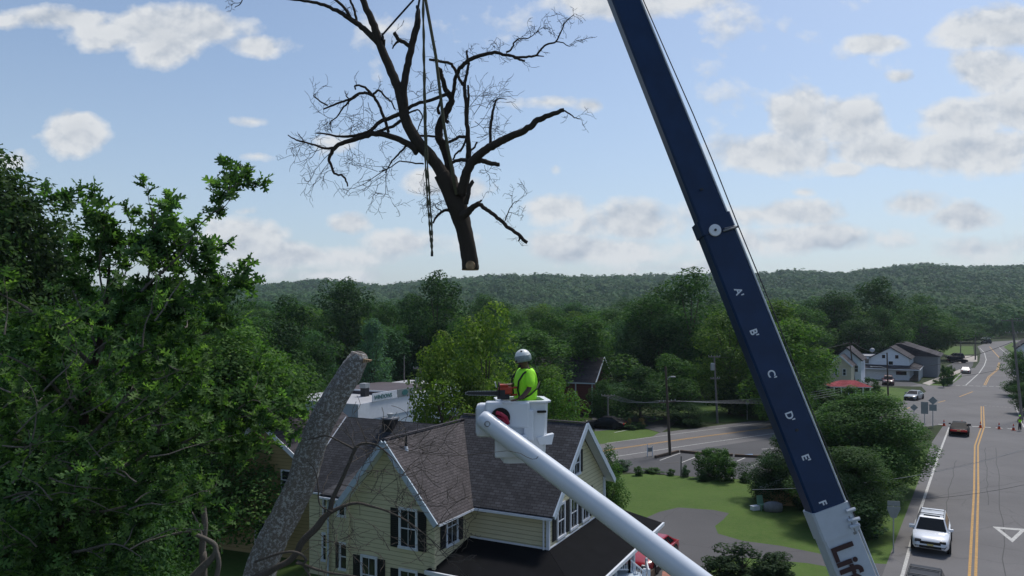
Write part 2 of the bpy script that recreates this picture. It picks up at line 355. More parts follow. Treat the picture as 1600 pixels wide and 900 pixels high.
def strip(mb, pts, w0, w1, z):          # ribbon between the two lateral offsets of a path on the ground
    out = []
    for i, p in enumerate(pts):
        d = (Vector(pts[min(i+1, len(pts)-1)])-Vector(pts[max(i-1, 0)])); d = Vector((d[0], d[1])).normalized(); nrm = Vector((d.y, -d.x))
        out.append((p[0]+nrm.x*w0, p[1]+nrm.y*w0, z)); out.append((p[0]+nrm.x*w1, p[1]+nrm.y*w1, z))
    for i in range(len(pts)-1): mb.quad(out[2*i], out[2*i+1], out[2*i+3], out[2*i+2])
def text_mesh(name, txt, size, depth, M, m, parent, align='LEFT', bold=0.0):
    cu = bpy.data.curves.new(name, 'FONT'); cu.body = txt; cu.size = size; cu.extrude = depth; cu.align_x = align; cu.offset = bold
    o = bpy.data.objects.new('tmp', cu); COL.objects.link(o)
    dg = bpy.context.evaluated_depsgraph_get(); me = bpy.data.meshes.new_from_object(o.evaluated_get(dg)); bpy.data.objects.remove(o)
    off = Vector((0, 0, 0))
    if parent is not None and parent.get('_world'):
        q = parent
        while q is not None: off = off+Vector(q.location); q = q.parent
    me.transform(Matrix.Translation(-off) @ M); me.materials.clear(); me.materials.append(MATS[m]); me.name = name
    r = bpy.data.objects.new(name, me); COL.objects.link(r); r.parent = parent
    if parent is not None and parent.get('_world'): r['_world'] = 1
    return r
def frame(o, x, y, z):
    return Matrix(((x[0], y[0], z[0], o[0]), (x[1], y[1], z[1], o[1]), (x[2], y[2], z[2], o[2]), (0, 0, 0, 1)))
# ------------------------------------------------------------------ ground, hills
def ridge_z(px):      # silhouette row of the far ridge, then its height at 1500 m
    xs = [-200, 300, 400, 500, 600, 640, 760, 850, 900, 1000, 1100, 1180, 1250, 1310, 1350, 1440, 1500, 1600, 1900]
    ys = [452, 450, 447, 441, 449, 444, 433, 431, 435, 434, 433, 431, 425, 429, 424, 415, 421, 420, 424]
    return np.interp(px, xs, ys)+7
def hill_h(X, Y):
    Yc = np.maximum(Y, 60.0)
    px = 800+X/Yc*F
    top = H+(HY-ridge_z(px)-5)/F*1500 - 6
    t = np.clip((Y-420)/(1500-420), 0, 1); s_ = t*t*(3-2*t)
    back = np.clip((Y-1560)/500, 0, 1)
    und = 5*np.sin(X/97.0+1.3)*np.sin(Y/131.0)+3*np.sin(X/43.0+Y/61.0)
    return top*(s_**1.15)*(1-back*.6)+und*np.clip((Y-380)/500, 0, 1)*(1-.6*t)
xs = np.concatenate([np.linspace(-1700, -300, 30)[:-1], np.linspace(-300, 500, 30)[:-1], np.linspace(500, 2100, 36)])
ys = np.concatenate([np.linspace(-140, 400, 14)[:-1], np.linspace(400, 1700, 50)[:-1], np.linspace(1700, 2500, 9)])
XX, YY = np.meshgrid(xs, ys); ZZ = hill_h(XX, YY)
ZZ[YY < 400] = 0
g = MB(); nx = len(xs)
g.v = [(float(a), float(b), float(c)) for a, b, c in zip(XX.ravel(), YY.ravel(), ZZ.ravel())]
g.f = [(j*nx+i, j*nx+i+1, (j+1)*nx+i+1, (j+1)*nx+i) for j in range(len(ys)-1) for i in range(nx-1)]
gr = g.build('ground', 'forest_floor', smooth=True); tag(gr, kind='structure')

# lawns: 4 mm above the ground sheet
C_ = lambda *a: [tuple(G(x, y))[:2] for x, y in a]
lawn = flat('lawn', C_((300, 790), (905, 745), (1000, 740), (1200, 752), (1330, 735), (1452, 700), (1500, 655), (1490, 664), (1412, 903), (1400, 1000), (1100, 1100), (300, 1100)), .004, 'grass'); tag(lawn, kind='structure')
lawn2 = flat('lawn', C_((930, 674), (1000, 668), (1030, 676), (1020, 682), (940, 694), (900, 690)), .012, 'grass'); tag(lawn2, kind='structure')
lawn3 = flat('lawn', C_((1040, 655), (1110, 660), (1205, 657), (1300, 640), (1300, 618), (1100, 622), (1045, 632)), .012, 'grass'); tag(lawn3, kind='structure')
lawn4 = flat('lawn', C_((1362, 604), (1400, 606), (1432, 610), (1441, 617), (1425, 623), (1385, 632), (1330, 640), (1300, 625)), .012, 'grass'); tag(lawn4, kind='structure')
lawn5 = flat('lawn', C_((1455, 596), (1476, 588), (1502, 583), (1503, 589), (1483, 603), (1446, 602)), .012, 'grass'); tag(lawn5, kind='structure')
lawn6 = flat('lawn', C_((1470, 541), (1520, 541), (1522, 553), (1485, 556), (1465, 550)), .012, 'grass'); tag(lawn6, kind='structure')
lawn7 = flat('lawn', C_((1556, 536), (1640, 533), (1640, 549), (1580, 549)), .005, 'grass'); tag(lawn7, kind='structure')

# main street
MAIN = [(-3.0, -4.0), (11.0, 18.0), (24.2, 38.7), (36.0, 57.1), (48.0, 76.1), (56.8, 88.8), (69.0, 108), (89.2, 139), (115.0, 175.7), (133, 202), (163.8, 249.8), (190, 293), (222, 335), (270, 372), (340, 400)]
rd = MB(); strip(rd, MAIN, -4.0, 4.7, .008); main = rd.build('road', 'asphalt'); tag(main, kind='structure')
SIDE = [(-120, 5.0), (-60, 33.0), (10.3, 74.3), (31.4, 88.3), (61, 108), (76, 118)]
rd = MB(); strip(rd, SIDE, -4.8, 4.6, .009); side = rd.build('side_road', 'asphalt'); tag(side, kind='structure')
# junction apron, drawn where the two roads widen into each other
jn = flat('junction', C_((1225, 655), (1330, 642), (1430, 621), (1447, 612), (1440, 604), (1340, 603), (1320, 596), (1400, 595), (1446, 601), (1483, 604), (1510, 575), (1552, 575), (1580, 606), (1594, 652), (1592, 672), (1530, 668), (1467, 664), (1440, 668), (1300, 680), (1240, 700)), .010, 'asphalt'); tag(jn, kind='structure')
lot = flat('parking_lot', C_((955, 716), (1100, 696), (1240, 676), (1300, 690), (1300, 745), (1205, 751), (1100, 746), (960, 737)), .007, 'lot_asphalt'); tag(lot, kind='structure')
lot2 = flat('parking_lot', C_((925, 652), (1000, 650), (1062, 652), (1052, 664), (1033, 676), (1000, 667), (930, 675)), .007, 'lot_asphalt'); tag(lot2, kind='structure')
lot3 = flat('forecourt', C_((1338, 596), (1420, 596), (1436, 600), (1420, 604), (1340, 602)), .012, 'lot_asphalt'); tag(lot3, kind='structure')
lot4 = flat('forecourt', C_((1478, 572), (1512, 557), (1522, 561), (1520, 572), (1508, 583)), .012, 'lot_asphalt'); tag(lot4, kind='structure')
flat_sh = flat('side_apron', C_((1488, 556), (1527, 556), (1527, 565), (1500, 567), (1490, 562)), .014, 'concrete'); tag(flat_sh, kind='structure')
dw = flat('driveway', C_((1003, 812), (1030, 800), (1060, 793), (1115, 797), (1139, 802), (1130, 812), (1117, 822), (1122, 834), (1160, 845), (1220, 853), (1280, 865), (1360, 880), (1413, 883), (1408, 905), (1380, 960), (1340, 915), (1300, 887), (1262, 880), (1170, 872), (1120, 872), (1100, 905), (1130, 1000), (930, 1000), (950, 900), (985, 840)), .006, 'drive_asphalt'); tag(dw, kind='structure')
wk = flat('brick_path', C_((1035, 893), (1062, 888), (1092, 930), (1030, 940)), .014, 'brick_path'); tag(wk, kind='structure')
sw = flat('pavement', C_((1441, 599), (1500, 577), (1506, 580), (1452, 602)), .02, 'concrete'); tag(sw, kind='structure')
sb = MB(); strip(sb, [p for p in MAIN if 18 < p[1] < 120], 4.9, 6.9, .12)
pv = sb.build('pavement', 'concrete'); tag(pv, kind='structure')
kb = MB()
mp = [p for p in MAIN if 18 < p[1] < 120]
for i in range(len(mp)-1):
    for s0, s1, z in ((4.7, 4.9, .13),):
        t1, t2 = MB(), MB()
        strip(t1, mp[i:i+2], s0, s1, 0); a = t1.v
        kb.add([(p[0], p[1], 0) for p in a]+[(p[0], p[1], z) for p in a], [(4,5,6,7),(0,1,5,4),(2,3,7,6),(0,3,7,4),(1,2,6,5)])
k_ = kb.build('kerb', 'kerb_stone'); tag(k_, kind='structure')
kb2 = MB(); mp2 = C_((1483, 603), (1490, 597), (1504, 583))
for i in range(len(mp2)-1):
    t1 = MB(); strip(t1, mp2[i:i+2], -.2, 0, 0); a = t1.v
    kb2.add([(p[0], p[1], 0) for p in a]+[(p[0], p[1], .13) for p in a], [(4,5,6,7),(0,1,5,4),(2,3,7,6),(0,3,7,4),(1,2,6,5)])
k_ = kb2.build('kerb', 'kerb_stone'); tag(k_, kind='structure')
# markings
def marks(name, m, segs, z=.016):
    mb = MB()
    for pts, w0, w1 in segs: strip(mb, pts, w0, w1, z)
    o = mb.build(name, m); tag(o, kind='structure'); return o
near = [p for p in MAIN if p[1] < 109]; m1 = [p for p in MAIN if p[1] < 89]
far = [(89.2, 139), (102, 157.5), (115.8, 175.7), (133, 201)]
marks('yellow_line', 'line_yellow', [(near, -.20, -.06), (near, .08, .22), (far, -.15, .0), (far, .12, .27), ([(147, 222), (163.8, 249.8), (190, 293)], -.1, .15)])
L1 = [tuple(G(x, y))[:2] for x, y in ((1402, 922), (1410, 898), (1425, 843), (1440, 790), (1468, 707), (1483, 668))]
L2 = [tuple(G(x, y))[:2] for x, y in ((1509, 602), (1530, 583), (1538, 571), (1541, 562), (1538, 551), (1531, 544))]
L3 = [tuple(G(x, y))[:2] for x, y in ((1580, 560), (1573, 553), (1560, 542))]
L4 = [tuple(G(x, y))[:2] for x, y in ((1600, 668), (1593, 651), (1586, 632), (1585, 622), (1579, 607), (1572, 600))]
marks('edge_line', 'line_white', [(L1, -.08, .10), (L2, -.1, .1), (L3, -.1, .1), (L4, -.07, .07)])
s1 = [tuple(G(x, y))[:2] for x, y in ((840, 722), (958.7, 702), (1080, 684.5), (1209, 668), (1260, 660))]
s2 = [tuple(G(x, y))[:2] for x, y in ((840, 737), (959, 714), (1090, 694), (1216, 676.5), (1270, 668))]
s3 = [tuple(G(x, y))[:2] for x, y in ((948, 692.5), (1080, 675), (1207, 658.7), (1250, 652))]
marks('side_yellow_line', 'line_yellow', [(s1, -.18, -.05), (s1, .07, .2)])
marks('side_edge_line', 'line_white', [(s2, -.07, .07), (s3, -.06, .06)])
def dashed(a, b, n, duty=.6):
    a, b = Vector(a), Vector(b); r_ = []
    for i in range(n):
        p = a.lerp(b, i/n); q = a.lerp(b, (i+duty)/n); r_.append(([tuple(p), tuple(q)], -.2, .2))
    return r_
marks('crossing_line', 'line_white', dashed(G(1466, 663)[:2], G(1593, 671)[:2], 7, .6)+dashed(G(1483, 602)[:2], G(1577, 604.6)[:2], 9, .7))
marks('faded_crossing_line', 'line_faded', dashed(G(1538, 634)[:2], G(1583, 637)[:2], 7, .6))
marks('turn_dashes', 'line_yellow', [([tuple(G(1499, 620))[:2], tuple(G(1520, 612))[:2]], -.1, .1), ([tuple(G(1466, 629))[:2], tuple(G(1477, 626))[:2]], -.1, .1), ([tuple(G(1411, 640))[:2], tuple(G(1425, 636))[:2]], -.1, .1)])
tA, tB, tC = G(1551, 823), G(1604, 827), G(1582, 848)
cc = (tA+tB+tC)/3
tm = MB(); o3 = [tA, tB, tC]; i3 = [cc+(p-cc)*.60 for p in o3]
for k in range(3): tm.quad(*[(q.x, q.y, .016) for q in (o3[k], o3[(k+1) % 3], i3[(k+1) % 3], i3[k])])
ty = tm.build('yield_triangle', 'line_white'); tag(ty, kind='structure')
bays = [((1063, 708), (1031, 719.5)), ((1095, 711), (1065, 723)), ((1164, 715.5), (1151, 721)), ((1192, 721), (1173, 729)), ((1135, 703), (1120, 706)), ((1215, 700), (1190, 702)), ((1235, 704), (1195, 708)), ((985, 671), (960, 676))]
marks('bay_line', 'line_white', [([tuple(G(*a))[:2], tuple(G(*b))[:2]], -.07, .07) for a, b in bays])
hp = flat('bay_emblem', C_((1163, 710), (1176, 709.5), (1176, 712.5), (1162, 713)), .016, 'hp_blue'); tag(hp, kind='structure')
mat('tar', (.05, .05, .052), .8, var=.3, scale=4)
rp = random.Random(5); segs = []
for a, b in (((1556, 700), (1572, 900)), ((1494, 720), (1476, 800)), ((1540, 700), (1546, 790)), ((1440, 780), (1600, 752)), ((1468, 735), (1600, 705)), ((1060, 690), (1180, 682)), ((1400, 650), (1560, 625))):
    A_, B_ = G(*a), G(*b); pts_ = []
    for i in range(15): p_ = A_.lerp(B_, i/14); pts_.append((p_.x+rp.uniform(-.09, .09), p_.y+rp.uniform(-.09, .09)))
    segs.append((pts_, -.025, .03))
marks('seam_and_wire_shadow', 'tar', segs, .0135)  # tar seams, plus wire shadows painted as the diagonal lines

# ------------------------------------------------------------------ haze
hm, ht = newmat('haze')
hv = ht.n('ShaderNodeVolumePrincipled', {'Color': (.72, .86, 1.0, 1), 'Density': .00011, 'Anisotropy': .2})
ho = ht.n('ShaderNodeOutputMaterial'); ht.nt.links.new(hv.outputs[0], ho.inputs['Volume'])
hz_o = MB().box(-1750, 2150, -160, 2520, -12.0, 150.0).build('haze', 'haze'); tag(hz_o, 'thin blue summer haze over the valley', 'haze', kind='stuff')
# ------------------------------------------------------------------ trees
def np_mesh(name, V, Fc, m, nper):
    me = bpy.data.meshes.new(name); nf = len(Fc)
    me.vertices.add(len(V)); me.vertices.foreach_set('co', np.ascontiguousarray(V, dtype=np.float32).ravel())
    me.loops.add(nf*nper); me.loops.foreach_set('vertex_index', np.ascontiguousarray(Fc, dtype=np.int32).ravel())
    me.polygons.add(nf); me.polygons.foreach_set('loop_start', np.arange(0, nf*nper, nper, dtype=np.int32))
    me.polygons.foreach_set('loop_total', np.full(nf, nper, dtype=np.int32))
    me.materials.append(MATS[m]); me.update(calc_edges=True); return me
def unit(a): return a/np.maximum(np.linalg.norm(a, axis=-1, keepdims=True), 1e-9)
def leaf_quads(P, N, size, rng, aspect=.62, zs=1.0):
    n = len(P)
    t = unit(np.cross(N, rng.normal(size=(n, 3)))); b = np.cross(N, t)
    s_ = size*(.6+.8*rng.random((n, 1)))
    t = t*s_; b = b*s_*aspect
    zf = np.array([1, 1, zs]); t = t*zf; b = b*zf
    nn = N*s_*.18
    V = np.stack([P-t, P-b*.9+nn, P+t, P+b*.9+nn], 1).reshape(-1, 3)
    Fc = np.arange(4*n).reshape(n, 4); return V, Fc
def crown_points(rng, nleaf, kind, nclump):
    # clump centres spread through an envelope of height 1, radius ~.42
    C = []; Rr = []
    while len(C) < nclump:
        z = rng.random()
        if kind == 'round': prof = math.sin(math.pi*min(1, max(0, (z*.93+.05)))**.85)**.62*.40
        elif kind == 'tall': prof = (.10+.9*math.sin(math.pi*min(1, z*.92+.04)))**.8*.27
        elif kind == 'cone': prof = (1-z)**.8*.36+.02
        elif kind == 'spread': prof = (math.sin(math.pi*min(1, z*.9+.1)))**.5*.48
        a = rng.random()*2*math.pi; rr = prof*(rng.random()**.35)*(1+.25*math.sin(3*a+z*7))
        C.append((rr*math.cos(a), rr*math.sin(a), .14+.84*z)); Rr.append((.095+.085*rng.random())*(1 if kind != 'cone' else .7)*(1.15-.38*z))
    C = np.array(C); Rr = np.array(Rr)
    idx = rng.choice(nclump, nleaf, p=Rr**2/np.sum(Rr**2))
    D = unit(rng.normal(size=(nleaf, 3))); rad = Rr[idx][:, None]*(.68+.40*rng.random((nleaf, 1))**.8)
    P = C[idx]+D*rad*np.array([1.15, 1.15, .75])
    N = unit(D*.8+np.array([0, 0, .45])+rng.normal(size=(nleaf, 3))*.45)
    return P, N, C
def make_proto(seed, kind, nleaf, lsize, nclump):
    rng = np.random.default_rng(seed)
    P, N, C = crown_points(rng, nleaf, kind, nclump)
    V, Fc = leaf_quads(P, N, lsize, rng, .62, .62)
    crown = np_mesh('crown', V, Fc, 'leaves', 4)
    tb = MB(); tb.tube([(0, 0, -.02), (.004, 0, .2), (0, .006, .5), (.003, 0, .85)], [.022, .016, .011, .003], 7)
    for k in rng.choice(len(C), min(16, len(C)), replace=False):
        c = C[k]; z0 = max(.12, c[2]*.55); tb.tube([(0, 0, z0), (c[0]*.5, c[1]*.5, (z0+c[2])/2-.01), tuple(c)], [.009, .006, .002], 5)
    me = bpy.data.meshes.new('trunk'); me.from_pydata(tb.v, [], tb.f); me.materials.append(MATS['bark_trunk'])
    return crown, me
PROTO = {}
for k in range(3): PROTO['round', k] = make_proto(10+k, 'round', 14000, .017, 52)
for k in range(2): PROTO['tall', k] = make_proto(20+k, 'tall', 12000, .015, 48)
for k in range(2): PROTO['cone', k] = make_proto(30+k, 'cone', 9000, .015, 110)
PROTO['big', 0] = make_proto(40, 'round', 60000, .0115, 85)
PROTO['big', 1] = make_proto(41, 'spread', 60000, .0115, 85)
PROTO['bush', 0] = make_proto(50, 'spread', 5000, .032, 40)
PROTO['bush', 1] = make_proto(51, 'round', 5000, .032, 34)
def tree(name, label, loc, height, width, kind, k, tint, rz=None, group=None, cat='tree', trunk=True):
    t = thing(name, label, cat, loc, random.random()*6.28 if rz is None else rz, group)
    ref = {'round': .84, 'tall': .58, 'cone': .72, 'big': .86 if k == 0 else 1.0, 'bush': 1.0}[kind]
    t.scale = (width/ref, width/ref, height)
    cm, tm_ = PROTO[kind, k]
    c = bpy.data.objects.new('crown' if kind != 'bush' else 'foliage', cm); COL.objects.link(c); c.parent = t; c.color = tuple(tint)+(1,)
    if trunk:
        s_ = bpy.data.objects.new('trunk' if kind != 'bush' else 'stem', tm_); COL.objects.link(s_); s_.parent = t
    return t
DK = (.042, .098, .032); MD = (.060, .130, .038); LT = (.085, .170, .042); YG = (.120, .195, .040); BL = (.050, .115, .056); VD = (.032, .074, .030); WM = (.082, .145, .036)
def tp(px, Y, ytop, wpx, kind, k, tint, label, name='tree', group=None, x_off=0):
    top = H-(ytop-HY)/F*Y
    return tree(name, label, ((px-800)/F*Y+x_off, Y, 0), top/.99, wpx/F*Y, kind, k, tint, group=group)
random.seed(3)
tp(760, 56, 492, 135, 'round', 0, YG, 'yellow green tree right behind the raised bucket worker')
tp(692, 53, 532, 120, 'round', 1, YG, 'yellow green tree left of the bucket, behind the house ridge')
tp(852, 62, 572, 84, 'round', 2, (.085,.155,.04), 'green tree behind the bucket, in front of the dark red house roof')
tp(866, 52, 606, 96, 'round', 0, LT, 'low leafy tree behind the right gable of the yellow house')
tp(948, 46, 700, 46, 'tall', 0, MD, 'narrow dark tree beside the right gable of the yellow house')
tp(582, 84, 503, 88, 'cone', 0, (.08,.16,.11), 'bluish spruce standing behind the top of the broken trunk')
tp(683, 118, 433, 112, 'round', 1, VD, 'large dark round tree that stands above the wood, left of the hanging trunk')
tp(541, 122, 438, 112, 'round', 2, VD, 'large dark tree above the wood behind the broken trunk')
tp(350, 80, 430, 130, 'round', 0, DK, 'tall dark tree at the left edge of the distant ridge')
tp(452, 90, 472, 130, 'round', 1, VD, 'dark tree in the hollow behind the big rounded tree')
tp(1080, 118, 432, 135, 'round', 0, DK, 'tallest dark tree directly left of the crane boom')
tp(1015, 125, 462, 100, 'round', 2, DK, 'dark tree left of the tallest tree by the crane boom')
tp(1140, 100, 488, 110, 'round', 1, WM, 'mid green tree half hidden by the crane boom')
tp(1234, 88, 502, 122, 'round', 2, LT, 'light green tree right of the crane boom above the side road')
tp(1215, 100, 478, 90, 'tall', 1, WM, 'light green tall tree touching the right edge of the crane boom')
tp(1262, 112, 560, 56, 'round', 0, MD, 'green tree left of the beige house')
tp(944, 93, 596, 46, 'round', 1, DK, 'dark low tree covering the right end of the dark red house wall')
tp(1000, 92, 575, 100, 'cone', 1, DK, 'dark tree beside the dark red house')
tp(1045, 96, 560, 90, 'round', 0, MD, 'tree behind the near street lamp pole')
tp(1075, 90, 632, 60, 'round', 1, VD, 'dark rounded tree on the verge of the side road')
tp(960, 100, 600, 80, 'round', 2, BL, 'green tree left of the dark red house gable')
tp(1200, 96, 600, 100, 'round', 0, VD, 'dark tree on the far verge behind the crane boom')
tp(1160, 98, 596, 80, 'round', 1, DK, 'dark shrubby tree by the transformer pole')
tp(1372, 185, 440, 105, 'round', 1, VD, 'tall dark tree behind the white gabled building')
tp(1304, 180, 458, 100, 'round', 2, VD, 'tall dark tree behind the beige house')
tp(1440, 215, 482, 100, 'round', 0, DK, 'dark tree behind the grey roofed far house')
tp(1342, 165, 500, 80, 'round', 2, VD, 'dark tree between the beige house and the wood')
tp(1495, 330, 500, 80, 'round', 1, DK, 'dark tree at the bend of the main street')
tp(1592, 122, 548, 55, 'round', 2, MD, 'green tree at the right edge beside the street')
tp(1604, 100, 600, 50, 'round', 0, DK, 'dark low tree at the right edge by the corner')
tp(1362, 57, 618, 165, 'big', 0, MD, 'broad dark tree overhanging the left side of the main street')
tp(1318, 60, 640, 140, 'big', 1, MD, 'broad dark tree right of the crane boom, nearest the street corner')
tp(1322, 47, 700, 135, 'big', 0, (.055,.105,.04), 'lower dull green tree behind the small traffic sign')
tp(1240, 53.6, 684, 122, 'big', 1, VD, 'dark spreading tree over the ochre shed')
tp(1330, 100, 605, 60, 'bush', 0, MD, 'shrub by the red porch roof', 'shrub')
tp(1474, 135, 572, 12, 'bush', 1, DK, 'shrub at the end of the white building', 'shrub')
tp(1480, 138, 574, 12, 'round', 1, DK, 'small dark tree by the veranda')
tp(1486, 140, 572, 12, 'bush', 0, DK, 'shrub beside the parked dark car', 'shrub')
# left side
tp(372, 44, 512, 235, 'big', 0, (.075,.155,.04), 'big rounded green tree left of the broken trunk')
tp(300, 47, 560, 200, 'big', 1, DK, 'dark tree below the big rounded tree')
tp(447, 50, 575, 86, 'round', 2, LT, 'light green tree touching the broken trunk')
tp(400, 49, 650, 150, 'big', 1, VD, 'low dark tree over the back lawn')
tp(190, 46, 470, 300, 'big', 1, DK, 'wide dark tree behind the oak sapling leaves')
tp(-45, 45, 232, 320, 'big', 0, (.035,.075,.02), 'tall dark tree at the far left edge against the sky')
tp(40, 24, 500, 330, 'big', 0, DK, 'low dark tree at the left edge')
tp(190, 27, 640, 220, 'big', 0, DK, 'shaded tree low behind the oak')
tp(110, 22, 640, 330, 'big', 1, DK, 'lowest shaded tree behind the oak at left')
tp(262, 60, 452, 160, 'round', 1, DK, 'dark tree left behind the oak')
GRP = 'trees of the wooded belt behind the houses'
rng = random.Random(11)
def clear(X, Y):
    px = 800+X/Y*F
    if Y < 84 and px > 600: return False
    if px > 930 and Y < 108: return False
    if 850 < px < 970 and Y < 102: return False
    if px > 1180 and Y < 168: return False
    if px > 1400 and Y < 232 : return False
    if abs(X-.652*Y) < 20: return False
    if px < 700 and Y < 100 and px > 460: return False
    return True
n_b = 0; BELT = {}; ORD = 'first second third fourth fifth sixth seventh eighth ninth tenth eleventh twelfth thirteenth fourteenth fifteenth'.split(); MARKS = [(320, 'behind the oak'), (480, 'behind the rounded tree'), (640, 'behind the broken trunk'), (780, 'behind the hanging trunk'), (960, 'behind the bucket worker'), (1120, 'left of the crane boom'), (1300, 'right of the crane boom'), (1480, 'behind the white building'), (9999, 'beyond the main street')]; ROWN = ['nearest', 'second', 'third', 'fourth', 'fifth', 'sixth', 'farthest']
for row, (Y0, top0) in enumerate(((88, 530), (104, 512), (122, 500), (142, 492), (168, 486), (198, 480), (232, 474))):
    step = 62-row*3
    px = -40
    while px < 1640:
        Y = Y0+rng.uniform(-7, 7); q = px+rng.uniform(-18, 18); X = (q-800)/F*Y
        px += step
        if q < 300 and row < 4: continue
        if not clear(X, Y): continue
        kd = rng.choice(['round', 'round', 'round', 'tall']); k = rng.randrange(3 if kd == 'round' else 2)
        tint = rng.choice([DK, DK, MD, BL, VD, MD, WM]); j = rng.uniform(.85, 1.2)
        top = top0+rng.uniform(-12, 16)
        if 880 > q > 780: top += 8
        mark = next(nm for lim, nm in MARKS if q < lim); kk_ = BELT.get((row, mark), 0)+1; BELT[row, mark] = kk_
        tone = {DK: 'dark green', MD: 'mid green', BL: 'bluish green', VD: 'blackish green', WM: 'warm green'}[tint]
        lb = '%s %s, %s from left in the %s row %s' % (tone, 'slender tree' if kd == 'tall' else 'broad tree', ORD[kk_-1], ROWN[row], mark)
        tp(q, Y, top, rng.uniform(80, 115)*(1-row*.05), kd, k, tuple(c*j for c in tint), lb, group=GRP); n_b += 1
print('belt trees', n_b)

# distant wood: reads as one mass on the hillside
def wood():
    rg = np.random.default_rng(7); Vs = []; 
    PX = []; PY = []; RR = []
    Y = 250.0
    while Y < 1560:
        r_ = 4.2+Y*.0032
        n = int(1.5*Y/(r_*1.25))
        x = (np.linspace(-.78, .78, n)+rg.uniform(-.5, .5, n)*1.5/n)*Y
        y = Y+rg.uniform(-.5, .5, n)*r_*2
        PX.append(x); PY.append(y); RR.append(r_*rg.uniform(.7, 1.35, n)); Y += r_*1.45
    X = np.concatenate(PX); Yv = np.concatenate(PY); Rv = np.concatenate(RR)
    keep = ~((np.abs(X-.652*Yv) < 22) & (Yv < 330)) & ~((np.hypot(X-240, Yv-350) < 25)) & ~((X > 190) & (X < 350) & (np.abs(Yv-(372+(X-270)*.4)) < 18))
    keep &= ~((np.abs(X/Yv*F+800-1495) < 40) & (Yv < 300))
    X, Yv, Rv = X[keep], Yv[keep], Rv[keep]
    Z = hill_h(X, Yv)*(Yv > 400)+Rv*.9+rg.uniform(0, 4, len(X))*(1+0*X)
    print('wood crowns', len(X))
    out = []; nrm = []; sz = []
    for lo, hi, nq in ((0, 420, 200), (420, 800, 90), (800, 3000, 44)):
        mk = (Yv >= lo) & (Yv < hi); m_ = int(mk.sum())
        D = unit(rg.normal(size=(m_, nq, 3))); D[..., 1] = -np.abs(D[..., 1])*.9+.15; D[..., 2] = D[..., 2]*.8+.25; D = unit(D)
        r3 = Rv[mk][:, None, None]; bump = 1+.28*np.sin(D[..., :1]*5+X[mk][:, None, None])*np.sin(D[..., 2:]*6+Yv[mk][:, None, None])
        P = np.stack([X[mk], Yv[mk], Z[mk]], 1)[:, None, :]+D*r3*bump*np.array([1, 1, .95])*(.8+.25*rg.random((m_, nq, 1)))
        out.append(P.reshape(-1, 3)); nrm.append((D+rg.normal(size=D.shape)*.2).reshape(-1, 3)); sz.append(np.broadcast_to(r3*{200: .13, 90: .19, 44: .27}[nq], (m_, nq, 1)).reshape(-1, 1))
    P = np.concatenate(out); N = unit(np.concatenate(nrm)); Sz = np.concatenate(sz)
    V, Fc = leaf_quads(P, N, Sz, rg, .8)
    me = np_mesh('distant_wood', V, Fc, 'wood_leaves', 4)
    o = bpy.data.objects.new('distant_wood', me); COL.objects.link(o); o.color = (.044, .104, .034, 1)
    tag(o, 'continuous green woodland covering the far hillside below the sky', 'woodland', kind='stuff')
wood()
# ================================================================== near oak sapling (left foreground)
def spline(pts, n=6):
    P = [np.array(p, float) for p in pts]; out = []
    for i in range(len(P)-1):
        p0 = P[max(i-1, 0)]; p1 = P[i]; p2 = P[i+1]; p3 = P[min(i+2, len(P)-1)]
        for k in range(n):
            t = k/n; out.append(.5*((2*p1)+(-p0+p2)*t+(2*p0-5*p1+4*p2-p3)*t*t+(-p0+3*p1-3*p2+p3)*t**3))
    out.append(P[-1]); return out
class Leaves:
    def __init__(s, seed): s.rng = np.random.default_rng(seed); s.P = []; s.D = []; s.N = []; s.L = []
    def put(s, p, d, n, l): s.P.append(p); s.D.append(d); s.N.append(n); s.L.append(l)
    def mesh(s, name, m):
        P = np.array(s.P); D = unit(np.array(s.D)); N = np.array(s.N); Lg = np.array(s.L)[:, None, None]
        B = unit(np.cross(N, D)); N = np.cross(D, B)
        # deeply lobed oak leaf outline (x along midrib, y across)
        half = [(.0, .015), (.14, .05), (.20, .22), (.30, .25), (.33, .07), (.42, .08), (.50, .33), (.62, .34), (.58, .09), (.70, .08), (.80, .24), (.90, .22), (.84, .05)]
        out = [(x, y) for x, y in half]+[(1.04, 0)]+[(x, -y) for x, y in half[::-1]]
        T = np.array([(.5, 0, -.03)]+[(x, y, abs(y)*.35-.10*x*x) for x, y in out])
        V = P[:, None, :]+Lg*(T[None, :, 0:1]*D[:, None, :]+T[None, :, 1:2]*B[:, None, :]+T[None, :, 2:3]*N[:, None, :])
        n = len(T); k = len(out)
        tri = np.array([(0, 1+i, 1+(i+1) % k) for i in range(k)])
        Fc = (np.arange(len(P))[:, None, None]*n+tri[None]).reshape(-1, 3)
        return np_mesh(name, V.reshape(-1, 3), Fc, m, 3)
def twig_cluster(mb, lv, base, d, length, rng, leaf=.15, dens=7, r0=.006):
    pts = [np.array(base)]; dd = unit(np.array(d)); k = 5
    for i in range(k):
        dd = unit(dd+rng.normal(size=3)*.28+np.array([0, 0, .06])); pts.append(pts[-1]+dd*length/k)
    mb.tube([tuple(p) for p in pts], [r0*(1-.8*i/k) for i in range(k+1)], 4, cap=False)
    for i in range(1, k+1):
        m_ = dens if i < k else dens+5
        for j in range(m_//2+(1 if rng.random() < .5 else 0)):
            t = rng.random(); p = pts[i-1]*(1-t)+pts[i]*t
            if i == k and j > 2: p = pts[k]
            a = unit(dd*.55+rng.normal(size=3)*.75+np.array([0, 0, .05])); n_ = unit(np.array([0, -.25, 1.0])+rng.normal(size=3)*.6)
            lv.put(p, a, n_, leaf*(.6+.7*rng.random()))
def w3(px, py, Y): return np.array(W(px, py, Y))
